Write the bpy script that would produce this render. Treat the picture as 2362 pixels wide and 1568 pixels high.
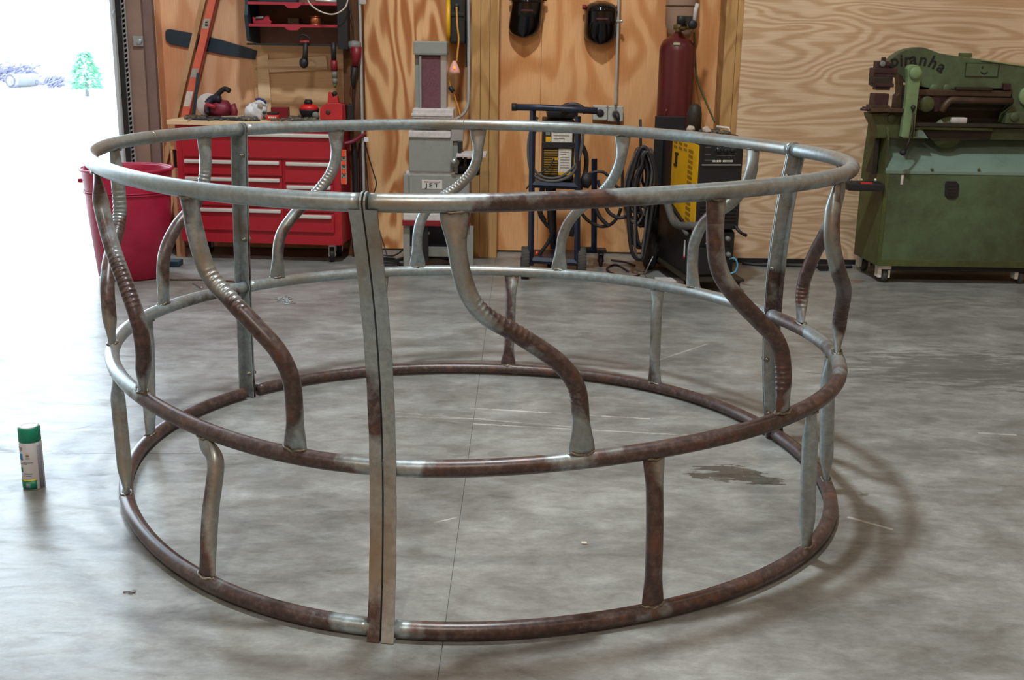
import bpy, bmesh, math, random
from mathutils import Vector, Matrix, noise
random.seed(7)
scene = bpy.context.scene
for o in list(bpy.data.objects): bpy.data.objects.remove(o)
COL = scene.collection
PI = math.pi
R_ = math.radians

# ---------------------------------------------------------------- camera
CAM_Z = 1.3503
PITCH, ROLL, FPX = 0.25945101, 0.01588292, 2614.413
cp, sp, cr, sr = math.cos(PITCH), math.sin(PITCH), math.cos(ROLL), math.sin(ROLL)
V_R = Vector((cr, sr*sp, sr*cp)); V_U = Vector((-sr, cr*sp, cr*cp)); V_F = Vector((0, cp, -sp))
cam_d = bpy.data.cameras.new('camera'); cam = bpy.data.objects.new('camera', cam_d); COL.objects.link(cam)
M = Matrix.Identity(4)
for i in range(3):
    M[i][0] = V_R[i]; M[i][1] = V_U[i]; M[i][2] = -V_F[i]
M[2][3] = CAM_Z
cam.matrix_world = M
cam_d.sensor_width = 36.0; cam_d.lens = 36.0*FPX/2362.0
cam_d.clip_start = 0.05; cam_d.clip_end = 400
cam_d.dof.use_dof = True; cam_d.dof.focus_distance = 2.9; cam_d.dof.aperture_fstop = 13.0
scene.camera = cam

# ---------------------------------------------------------------- world, light, exposure
scene.view_settings.view_transform = 'Standard'
scene.view_settings.look = 'None'
scene.view_settings.gamma = 1.0
scene.view_settings.use_curve_mapping = False
scene.view_settings.exposure = 0.0
w = bpy.data.worlds.new('overcast_sky'); scene.world = w; w.use_nodes = True
bg = w.node_tree.nodes['Background']
bg.inputs[0].default_value = (0.72, 0.87, 1.0, 1); bg.inputs[1].default_value = 7.6

def area(name, loc, size, size_y, power, color, rot=(0, 0, 0)):
    l = bpy.data.lights.new(name, 'AREA'); l.shape = 'RECTANGLE'; l.size = size; l.size_y = size_y
    l.energy = power; l.color = color
    o = bpy.data.objects.new(name, l); COL.objects.link(o); o.location = loc; o.rotation_euler = rot
    return o
LAMPS = [((-0.2, 3.45), 235), ((4.2, 3.4), 15), ((-0.6, -1.6), 150), ((3.9, -1.8), 32), ((-4.4, -1.5), 50)]
LAMP_Z = 5.55
for (x, y), pw in LAMPS:
    area('high_bay_light', (x, y, LAMP_Z), 0.3, 0.3, pw*1.0, (0.88, 0.96, 1.0) if pw > 200 else (1.0, 0.94, 0.86))

# ---------------------------------------------------------------- picture -> point helpers (true depths)
def ray(px, py):
    return V_R*((px-1181)/FPX) + V_U*(-(py-784)/FPX) + V_F
def P(px, py, Y):
    d = ray(px, py); t = Y/d.y; return Vector((d.x*t, Y, CAM_Z+d.z*t))
def F(px, py, z=0.0):
    d = ray(px, py); t = (z-CAM_Z)/d.z; return Vector((d.x*t, d.y*t, z))

# ---------------------------------------------------------------- materials
def lin(h):
    h = h.lstrip('#'); c = [int(h[i:i+2], 16)/255 for i in (0, 2, 4)]
    return tuple(((v/12.92) if v <= 0.04045 else ((v+0.055)/1.055)**2.4) for v in c)+(1,)
def newmat(name):
    m = bpy.data.materials.new(name); m.use_nodes = True
    nt = m.node_tree; b = nt.nodes['Principled BSDF']
    return m, nt, b
def N(nt, t, **kw):
    n = nt.nodes.new(t)
    for k, v in kw.items():
        if k.startswith('i_'): n.inputs[k[2:].replace('_', ' ')].default_value = v
        else: setattr(n, k, v)
    return n
def ramp(nt, src, stops):
    r = nt.nodes.new('ShaderNodeValToRGB'); e = r.color_ramp.elements
    while len(e) < len(stops): e.new(0.5)
    for el, (p, c) in zip(e, stops):
        el.position = p; el.color = c if len(c) == 4 else tuple(c)+(1,)
    nt.links.new(src, r.inputs[0]); return r
def coords(nt, scale=(1, 1, 1)):
    t = nt.nodes.new('ShaderNodeTexCoord'); mp = nt.nodes.new('ShaderNodeMapping'); mp.inputs['Scale'].default_value = scale
    nt.links.new(t.outputs['Object'], mp.inputs[0]); return mp.outputs[0]
def noise_n(nt, vec, scale, detail=4, rough=0.55, dist=0.0):
    n = nt.nodes.new('ShaderNodeTexNoise'); n.inputs['Scale'].default_value = scale; n.inputs['Detail'].default_value = detail
    n.inputs['Roughness'].default_value = rough; n.inputs['Distortion'].default_value = dist
    nt.links.new(vec, n.inputs['Vector']); return n.outputs['Fac']
def math_n(nt, op, a, b=None, clamp=False):
    n = nt.nodes.new('ShaderNodeMath'); n.operation = op; n.use_clamp = clamp
    for i, v in enumerate((a, b)):
        if v is None: continue
        if isinstance(v, (int, float)): n.inputs[i].default_value = v
        else: nt.links.new(v, n.inputs[i])
    return n.outputs[0]
def mix_n(nt, f, a, b, mode='MIX'):
    n = nt.nodes.new('ShaderNodeMix'); n.data_type = 'RGBA'; n.blend_type = mode
    for i, v in ((0, f), (6, a), (7, b)):
        if isinstance(v, (int, float)): n.inputs[i].default_value = v
        elif isinstance(v, tuple): n.inputs[i].default_value = v
        else: nt.links.new(v, n.inputs[i])
    return n.outputs[2]
def bump_n(nt, b, h, strength=0.2, dist=0.01):
    n = nt.nodes.new('ShaderNodeBump'); n.inputs['Strength'].default_value = strength; n.inputs['Distance'].default_value = dist
    nt.links.new(h, n.inputs['Height']); nt.links.new(n.outputs[0], b.inputs['Normal'])

def flat(name, hexc, rough=0.5, metal=0.0, var=0.12, scale=14, dirt=None, dirt_amt=0.0, bump=0.0):
    """painted/plastic surface with slight mottling and optional grime"""
    m, nt, b = newmat(name); c = lin(hexc)
    v = coords(nt); n = noise_n(nt, v, scale, 5)
    lo = tuple(x*(1-var) for x in c[:3])+(1,); hi = tuple(min(1, x*(1+var)) for x in c[:3])+(1,)
    r = ramp(nt, n, [(0.3, lo), (0.7, hi)]); col = r.outputs[0]
    if dirt:
        n2 = noise_n(nt, v, scale*0.45, 8, 0.7)
        f = ramp(nt, n2, [(0.62-dirt_amt*0.4, (0, 0, 0)), (0.86-dirt_amt*0.3, (1, 1, 1))])
        col = mix_n(nt, math_n(nt, 'MULTIPLY', f.outputs[0], 0.85), col, lin(dirt))
    nt.links.new(col, b.inputs['Base Color'])
    b.inputs['Roughness'].default_value = rough; b.inputs['Metallic'].default_value = metal
    if bump: bump_n(nt, b, n, bump, 0.004)
    return m

def ply(name, base, dark, light, vertical=True, freq=34.0, amt=1.0, seed=0.0, sc=1.0, knots=True):
    m, nt, b = newmat(name)
    s = (1.5*sc, 1.0, 0.42*sc) if vertical else (0.42*sc, 1.0, 1.9*sc)
    t = nt.nodes.new('ShaderNodeTexCoord'); mp = nt.nodes.new('ShaderNodeMapping')
    mp.inputs['Scale'].default_value = s; mp.inputs['Location'].default_value = (seed, seed*0.7, seed*1.3)
    nt.links.new(t.outputs['Object'], mp.inputs[0]); v = mp.outputs[0]
    field = noise_n(nt, v, 1.9, 2.2, 0.45, 0.5)
    bands = math_n(nt, 'SINE', math_n(nt, 'MULTIPLY', field, freq))
    bands = math_n(nt, 'ADD', math_n(nt, 'MULTIPLY', bands, 0.5), 0.5)
    bn = ramp(nt, bands, [(0.0, (0, 0, 0)), (0.30, (0.25, 0.25, 0.25)), (0.72, (0.9, 0.9, 0.9)), (1.0, (1, 1, 1))]).outputs[0]
    fine_s = (60, 1, 2.0) if vertical else (2.0, 1, 60)
    fine = noise_n(nt, coords(nt, fine_s), 3.0, 4, 0.6)
    big = noise_n(nt, coords(nt), 1.3, 3, 0.5)
    c1 = mix_n(nt, bn, lin(dark), lin(light))
    c2 = mix_n(nt, 0.5*(2-amt) if amt < 2 else 0.0, c1, lin(base))
    f3 = ramp(nt, fine, [(0.3, (0.86, 0.84, 0.82)), (0.7, (1.06, 1.06, 1.06))]).outputs[0]
    c3 = mix_n(nt, 1.0, c2, f3, 'MULTIPLY')
    f4 = ramp(nt, big, [(0.3, (0.88, 0.86, 0.84)), (0.7, (1.08, 1.06, 1.04))]).outputs[0]
    c4 = mix_n(nt, 1.0, c3, f4, 'MULTIPLY')
    if knots:
        vo = nt.nodes.new('ShaderNodeTexVoronoi'); vo.inputs['Scale'].default_value = 2.1
        nt.links.new(coords(nt, (1, 0.01, 0.8)), vo.inputs['Vector'])
        kf = ramp(nt, vo.outputs['Distance'], [(0.02, (1, 1, 1)), (0.05, (0, 0, 0))]).outputs[0]
        c4 = mix_n(nt, math_n(nt, 'MULTIPLY', kf, 0.35), c4, lin(dark))
    nt.links.new(c4, b.inputs['Base Color']); b.inputs['Roughness'].default_value = 0.62
    b.inputs['Specular IOR Level'].default_value = 0.25
    bump_n(nt, b, fine, 0.12, 0.003)
    return m

def steel_mat():
    """galvanised / mill steel that turns into brown primer and rust where the 'wear' attribute says so"""
    m, nt, b = newmat('worn_steel_tube')
    at = nt.nodes.new('ShaderNodeAttribute'); at.attribute_name = 'wear'
    v = coords(nt); n1 = noise_n(nt, v, 13, 6, 0.6); n2 = noise_n(nt, v, 55, 5, 0.65); n3 = noise_n(nt, v, 4.0, 4, 0.55)
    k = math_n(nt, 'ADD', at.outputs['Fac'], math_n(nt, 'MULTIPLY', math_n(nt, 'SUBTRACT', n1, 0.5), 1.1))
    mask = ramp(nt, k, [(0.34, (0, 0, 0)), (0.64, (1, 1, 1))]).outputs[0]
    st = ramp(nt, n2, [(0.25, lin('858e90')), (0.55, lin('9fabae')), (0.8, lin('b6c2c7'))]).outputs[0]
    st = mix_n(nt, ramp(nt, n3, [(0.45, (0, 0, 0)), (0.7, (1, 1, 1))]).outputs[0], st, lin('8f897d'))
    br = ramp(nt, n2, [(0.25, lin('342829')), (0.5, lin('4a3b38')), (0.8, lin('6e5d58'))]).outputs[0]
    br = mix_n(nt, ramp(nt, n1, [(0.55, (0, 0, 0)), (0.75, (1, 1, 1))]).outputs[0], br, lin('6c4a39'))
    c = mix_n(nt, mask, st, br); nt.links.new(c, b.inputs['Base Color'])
    mm = ramp(nt, mask, [(0.0, (0.62, 0.62, 0.62)), (1.0, (0.12, 0.12, 0.12))]).outputs[0]
    nt.links.new(mm, b.inputs['Metallic'])
    rr = math_n(nt, 'ADD', math_n(nt, 'MULTIPLY', n2, 0.18), 0.27)
    nt.links.new(rr, b.inputs['Roughness'])
    bump_n(nt, b, n2, 0.10, 0.002)
    return m

def floor_mat():
    m, nt, b = newmat('polished_concrete')
    v = coords(nt); vs = coords(nt, (1.0, 1.5, 1.0))
    n1 = noise_n(nt, vs, 1.7, 6, 0.62, 0.6); n2 = noise_n(nt, vs, 7.0, 8, 0.68, 0.4); n3 = noise_n(nt, v, 90, 4, 0.7)
    n4 = noise_n(nt, coords(nt, (0.8, 2.6, 1)), 4.5, 8, 0.72, 1.0)
    n5 = noise_n(nt, coords(nt, (1, 1.7, 1)), 24, 5, 0.7, 0.3)
    k = math_n(nt, 'ADD', math_n(nt, 'MULTIPLY', n1, 0.45), math_n(nt, 'MULTIPLY', n2, 0.33))
    k = math_n(nt, 'ADD', k, math_n(nt, 'MULTIPLY', n4, 0.06))
    k = math_n(nt, 'ADD', k, math_n(nt, 'MULTIPLY', n5, 0.16))
    c = ramp(nt, k, [(0.38, lin('666560')), (0.47, lin('7c7c78')), (0.54, lin('8e8f8b')), (0.63, lin('a6a8a4'))]).outputs[0]
    g = ramp(nt, n3, [(0.3, (0.93, 0.93, 0.93)), (0.7, (1.05, 1.05, 1.05))]).outputs[0]
    c = mix_n(nt, 1.0, c, g, 'MULTIPLY')
    geo = nt.nodes.new('ShaderNodeTexCoord'); sx = nt.nodes.new('ShaderNodeSeparateXYZ'); nt.links.new(geo.outputs['Object'], sx.inputs[0])
    # irregular stains: (x, y, rx, ry, darkness, wobble)
    wob = noise_n(nt, coords(nt, (1, 1, 1)), 16.0, 5, 0.6); wob2 = noise_n(nt, coords(nt, (1, 3, 1)), 9.0, 5, 0.6)
    stains = []
    def stain(px, py, rx, ry, colr, amt, hard, wv):
        nonlocal c
        q = F(px, py)
        dx = math_n(nt, 'DIVIDE', math_n(nt, 'SUBTRACT', sx.outputs[0], q.x), rx)
        dy = math_n(nt, 'DIVIDE', math_n(nt, 'SUBTRACT', sx.outputs[1], q.y), ry)
        d = math_n(nt, 'SQRT', math_n(nt, 'ADD', math_n(nt, 'MULTIPLY', dx, dx), math_n(nt, 'MULTIPLY', dy, dy)))
        d = math_n(nt, 'ADD', d, math_n(nt, 'MULTIPLY', math_n(nt, 'SUBTRACT', wv, 0.5), 4.2))
        f = ramp(nt, d, [(0.9-hard, (1, 1, 1)), (0.9+hard, (0, 0, 0))]).outputs[0]
        f = math_n(nt, 'MULTIPLY', f, amt); stains.append(f)
        c = mix_n(nt, f, c, lin(colr))
    stain(1690, 1092, 0.115, 0.075, '3f3d38', 0.8, 0.03, wob2)
    stain(1735, 1102, 0.09, 0.05, '3f3d38', 0.8, 0.03, wob2)
    stain(1065, 1044, 0.05, 0.05, '6d6a66', 0.55, 0.15, wob)
    stain(1150, 1046, 0.03, 0.03, '6d6a66', 0.45, 0.15, wob)
    stain(1988, 1141, 0.035, 0.03, '4a4335', 0.75, 0.25, wob)
    stain(2230, 850, 0.55, 0.30, '55554f', 0.6, 0.3, wob2)
    stain(300, 1367, 0.012, 0.02, '45433f', 0.8, 0.2, wob)
    stain(1975, 648, 0.07, 0.04, '7a4a36', 0.5, 0.2, wob)
    # pale scratches running across the slab
    def scratch(p0, p1, wd, amt):
        nonlocal c
        a = F(*p0); bb = F(*p1); dv = bb-a; L = dv.length; dv.normalize()
        rx = math_n(nt, 'SUBTRACT', sx.outputs[0], a.x); ry = math_n(nt, 'SUBTRACT', sx.outputs[1], a.y)
        al = math_n(nt, 'ADD', math_n(nt, 'MULTIPLY', rx, dv.x), math_n(nt, 'MULTIPLY', ry, dv.y))
        ac = math_n(nt, 'ABSOLUTE', math_n(nt, 'SUBTRACT', math_n(nt, 'MULTIPLY', rx, dv.y), math_n(nt, 'MULTIPLY', ry, dv.x)))
        f = math_n(nt, 'LESS_THAN', ac, wd)
        f = math_n(nt, 'MULTIPLY', f, math_n(nt, 'MULTIPLY', math_n(nt, 'GREATER_THAN', al, 0.0), math_n(nt, 'LESS_THAN', al, L)))
        f = math_n(nt, 'MULTIPLY', f, math_n(nt, 'MULTIPLY', ramp(nt, n2, [(0.38, (0, 0, 0)), (0.55, (1, 1, 1))]).outputs[0], amt))
        c = mix_n(nt, f, c, lin('cfccc4'))
    scratch((1085, 941), (1500, 966), 0.006, 0.7)
    scratch((895, 960), (1120, 966), 0.005, 0.5)
    scratch((1090, 977), (1600, 1004), 0.005, 0.6)
    scratch((900, 950), (1330, 985), 0.004, 0.4)
    scratch((2255, 998), (2345, 1003), 0.008, 0.4)
    scratch((1955, 1192), (2060, 1221), 0.006, 0.5)
    scratch((1520, 830), (1640, 790), 0.005, 0.4)
    scratch((1000, 1205), (1060, 1192), 0.004, 0.5)
    nt.links.new(c, b.inputs['Base Color'])
    rr = math_n(nt, 'ADD', math_n(nt, 'MULTIPLY', n2, 0.30), math_n(nt, 'MULTIPLY', n4, 0.14))
    rr = math_n(nt, 'ADD', rr, 0.13)
    rr = math_n(nt, 'SUBTRACT', rr, math_n(nt, 'MULTIPLY', stains[0], 0.08))
    nt.links.new(rr, b.inputs['Roughness'])
    sp_ = ramp(nt, n4, [(0.34, (0.08, 0.08, 0.08)), (0.50, (0.42, 0.42, 0.42)), (0.66, (0.66, 0.66, 0.66))]).outputs[0]
    nt.links.new(sp_, b.inputs['Specular IOR Level'])
    bump_n(nt, b, math_n(nt, 'ADD', n2, math_n(nt, 'MULTIPLY', n4, 0.5)), 0.16, 0.005)
    return m

def bin_mat():
    m, nt, b = newmat('red_bin_plastic')
    n = noise_n(nt, coords(nt), 9, 4)
    r = ramp(nt, n, [(0.3, lin('b0244a')), (0.7, lin('c83258'))])  # red shifted to pink, haze from the doorway put into the colour
    nt.links.new(r.outputs[0], b.inputs['Base Color']); b.inputs['Roughness'].default_value = 0.35
    tr = nt.nodes.new('ShaderNodeBsdfTranslucent'); tr.inputs[0].default_value = lin('d02038')
    mx = nt.nodes.new('ShaderNodeMixShader'); mx.inputs[0].default_value = 0.3
    nt.links.new(b.outputs[0], mx.inputs[1]); nt.links.new(tr.outputs[0], mx.inputs[2])
    nt.links.new(mx.outputs[0], nt.nodes['Material Output'].inputs[0])
    return m

def emit(name, hexc, strength):
    m, nt, b = newmat(name); b.inputs['Base Color'].default_value = lin(hexc)
    b.inputs['Emission Color'].default_value = lin(hexc); b.inputs['Emission Strength'].default_value = strength
    return m

MT = {}
MT['steel'] = steel_mat()
MT['floor'] = floor_mat()
MT['ply_a'] = ply('orange_plywood', 'e0a670', 'b06a3a', 'f4c894', True, 62, 1.7, 0.0)
MT['ply_b'] = ply('orange_plywood_plain', 'e2a56c', 'c2814b', 'f0c18e', True, 34, 1.1, 3.1, knots=False)
MT['ply_c'] = ply('orange_plywood_hazed', 'e0ac86', 'c68c64', 'eec8a4', True, 28, 1.1, 5.7, knots=False)  # paler, pinker plywood copy with the doorway haze put into its colour
MT['ply_light'] = ply('pale_plywood', 'dcbd9a', 'c4a07a', 'edd6b8', False, 135, 1.2, 1.7, knots=True)
MT['board'] = ply('particle_board', 'dcb88e', 'b88e64', 'ecd0a8', False, 20, 0.7, 8.0)
MT['plank'] = ply('pale_plank', 'e6cba4', 'd0ae84', 'f2dfc0', False, 14, 0.6, 2.0, knots=False)
MT['post'] = ply('timber_post', 'bd9560', '93693c', 'd0a872', True, 30, 0.8, 9.0, sc=2.2)
MT['post_dark'] = ply('dark_timber_post', '6d4a30', '4c3020', '7e5a3c', True, 30, 0.8, 4.0, sc=2.2)  # post grain in a darker brown
MT['stud'] = ply('weathered_stud', 'c39a72', 'a57a52', 'd2ae88', True, 20, 0.7, 6.0, sc=2)
MT['jamb'] = flat('door_jamb_board', '8c7468', 0.7, var=0.15, scale=6)
MT['jamb2'] = flat('door_jamb_edge', '7a655f', 0.7, var=0.15, scale=6)
MT['galv'] = flat('galvanised_sheet', 'a8b0b2', 0.4, 0.6, 0.1)
MT['galvl'] = flat('glare_pale_flashing', 'c9d3d8', 0.5, 0.0, 0.06)  # steel lightened to carry the veiling glare of the open door
MT['rackback'] = flat('dusky_rack_back', '7a5a4a', 0.6)
MT['boxgrey'] = flat('pale_outlet_box', 'b4b8b2', 0.45, 0.1, 0.08, 40)
MT['liner'] = flat('wall_liner_sheet', 'b9b2a4', 0.6)
MT['ceil'] = flat('ceiling_sheet', 'd4cfc4', 0.7)
MT['conduit'] = flat('grey_conduit', 'bcc0c0', 0.35, 0.35)
MT['grey'] = flat('machine_grey_enamel', '8b8e89', 0.45, 0.0, 0.06, 20, '6b675f', 0.1)
MT['greyd'] = flat('dusty_grey_enamel', '757872', 0.6, 0.0, 0.1, 20)
MT['greyl'] = flat('dust_covered_grey', 'c6c0be', 0.8, 0.0, 0.15, 40, bump=0.3)
MT['alu'] = flat('bare_aluminium', 'b4b8ba', 0.35, 0.7, 0.08)
MT['belt'] = flat('maroon_abrasive_belt', '6a444c', 0.9, 0.0, 0.2, 90)
MT['black'] = flat('black_rubber', '1b1b1d', 0.6, 0.0, 0.2)
MT['blackg'] = flat('black_gloss_shell', '0a0a0c', 0.12, 0.0, 0.05)
MT['blackm'] = flat('black_enamel', '141518', 0.55, 0.0, 0.15)
MT['cable'] = flat('black_cable', '26262a', 0.55, 0.0, 0.15)
MT['cableg'] = flat('dusty_highlight_cable', '55534f', 0.7, 0.0, 0.15)  # dust on single hoses, also the grey highlights of the hanging coil
MT['tread'] = flat('dusty_tyre', '46423d', 0.9, 0.0, 0.2)
MT['navy'] = flat('dark_navy_enamel', '1f2638', 0.4, 0.1, 0.12, 20, '3a352f', 0.1)
MT['teal'] = flat('dark_blue_painted_bar', '223744', 0.5, 0.1, 0.12)
MT['redch'] = flat('red_tool_chest_enamel', 'a81c2c', 0.38, 0.0, 0.05)
MT['redd'] = flat('dark_red_enamel', '7c1420', 0.45, 0.0, 0.08)
MT['red'] = flat('bright_red_plastic', 'd02624', 0.4, 0.0, 0.08)
MT['redshelf'] = flat('red_shelf_lip', 'a92a3c', 0.45, 0.0, 0.08)
MT['maroonp'] = flat('maroon_plastic', '7d2438', 0.5, 0.0, 0.15)
MT['handle'] = flat('brushed_handle', 'd9dcd8', 0.35, 0.35, 0.04)
MT['orange'] = flat('orange_level', 'f0501c', 0.45, 0.0, 0.06)
MT['ladder'] = flat('orange_fibreglass', 'd8664e', 0.55, 0.0, 0.10, 20, 'a87a68', 0.15)
MT['tag'] = flat('worn_grey_label', 'a39c92', 0.6, 0.0, 0.2, 60)
MT['bin'] = bin_mat()
MT['tank'] = flat('maroon_gas_cylinder', '561a1d', 0.32, 0.0, 0.12, 12, '3c1416', 0.1)
MT['tanktan'] = flat('tan_sleeve', '9a7c68', 0.6, 0.0, 0.15, 8)
MT['brass'] = flat('tarnished_brass', '8d7b58', 0.35, 0.8, 0.2, 40)
MT['yellow'] = flat('yellow_machine_paint', 'e3ab08', 0.42, 0.0, 0.05, 12, 'a9821c', 0.05)
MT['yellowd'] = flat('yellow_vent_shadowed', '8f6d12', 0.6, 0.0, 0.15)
MT['yelcord'] = flat('yellow_cord', 'd89a3a', 0.5)
MT['paper'] = flat('printed_white_label', 'cfc9bd', 0.6, 0.0, 0.2, 70)
MT['white'] = flat('white_plastic', 'dfe1e6', 0.5, 0.0, 0.08)
MT['offwhite'] = flat('off_white_cable', 'c9c0b2', 0.5)
MT['green'] = flat('worn_green_machine_paint', '5a7151', 0.5, 0.05, 0.2, 5, '3c3c28', 0.75)
MT['greenl'] = flat('lighter_green_lever_paint', '7c9468', 0.5, 0.05, 0.10, 6, '55603c', 0.3)
MT['greent'] = flat('blue_green_deck_paint', '748b80', 0.42, 0.05, 0.10, 5, '4b5848', 0.3)
MT['greeno'] = flat('oily_olive_paint', '525c32', 0.5, 0.05, 0.2, 7, '2f2e1c', 0.5)
MT['rustd'] = flat('oily_rusty_tooling', '40292a', 0.5, 0.3, 0.3, 30, '241a1c', 0.3)
MT['rustb'] = flat('brown_steel_table', '4c3b2c', 0.5, 0.3, 0.25, 20, '3c2a1e', 0.3)
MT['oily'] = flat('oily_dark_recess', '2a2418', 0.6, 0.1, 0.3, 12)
MT['castw'] = flat('white_caster_fork', 'e6e6dc', 0.5, 0.1, 0.1, 30, '86857a', 0.2)
MT['wheel'] = flat('grey_caster_wheel', '4a4b4c', 0.5, 0.1, 0.1)
MT['copper'] = flat('copper_spool', 'b8734f', 0.3, 0.8, 0.15)
MT['scrap'] = flat('mixed_metal_scraps', '6b665c', 0.5, 0.4, 0.6, 60)
MT['rag'] = flat('dusty_pale_cloth', 'b5a694', 0.9, 0.0, 0.2, 25, bump=0.3)
MT['purple'] = flat('navy_rim', '3b3f78', 0.5)
MT['bluec'] = flat('light_blue_hose', '4f9fc8', 0.4)
MT['pinkglow'] = None
MT['greencap'] = flat('green_cap', '0e8467', 0.4, 0.0, 0.05)
MT['canwhite'] = flat('white_can_wrap', 'd3d4da', 0.35, 0.0, 0.04)
MT['cangrey'] = flat('grey_can_print', '8f93a0', 0.4, 0.0, 0.3, 300)
MT['canblue'] = flat('blue_can_print', '1583c4', 0.4)
MT['canyel'] = flat('yellow_can_band', 'd6cf34', 0.4)
MT['canolive'] = flat('olive_can_mark', '9a9a63', 0.4)
MT['ink'] = flat('black_ink', '101210', 0.6)
MT['weld'] = flat('silvery_weld_bead', '8f8a7c', 0.38, 0.5, 0.35, 90, '3b2f28', 0.6, bump=0.6)
MT['ground'] = flat('pale_gravel_ground', 'e4e4e2', 0.95, 0.0, 0.05, 3)
MT['leaf'] = flat('conifer_needles', '93c8ac', 0.8, 0.0, 0.25, 6)
MT['bark'] = flat('grey_trunk', '8b8686', 0.9)
MT['pipec'] = flat('pale_culvert', '77797c', 0.8, 0.0, 0.05)
MT['brush'] = flat('grey_brushwood', '7d7b92', 0.9, 0.0, 0.3)
MT['housing'] = flat('lamp_housing', '9a9a98', 0.4, 0.5)
MT['lampglass'] = emit('lamp_lens', 'ffe2bd', 6.0)
MT['pinkglow'] = emit('lit_plug_shell', 'e0a596', 0.12)
MT['orangeglow'] = emit('lit_plug_neon', 'ff7a30', 2.2)

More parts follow.
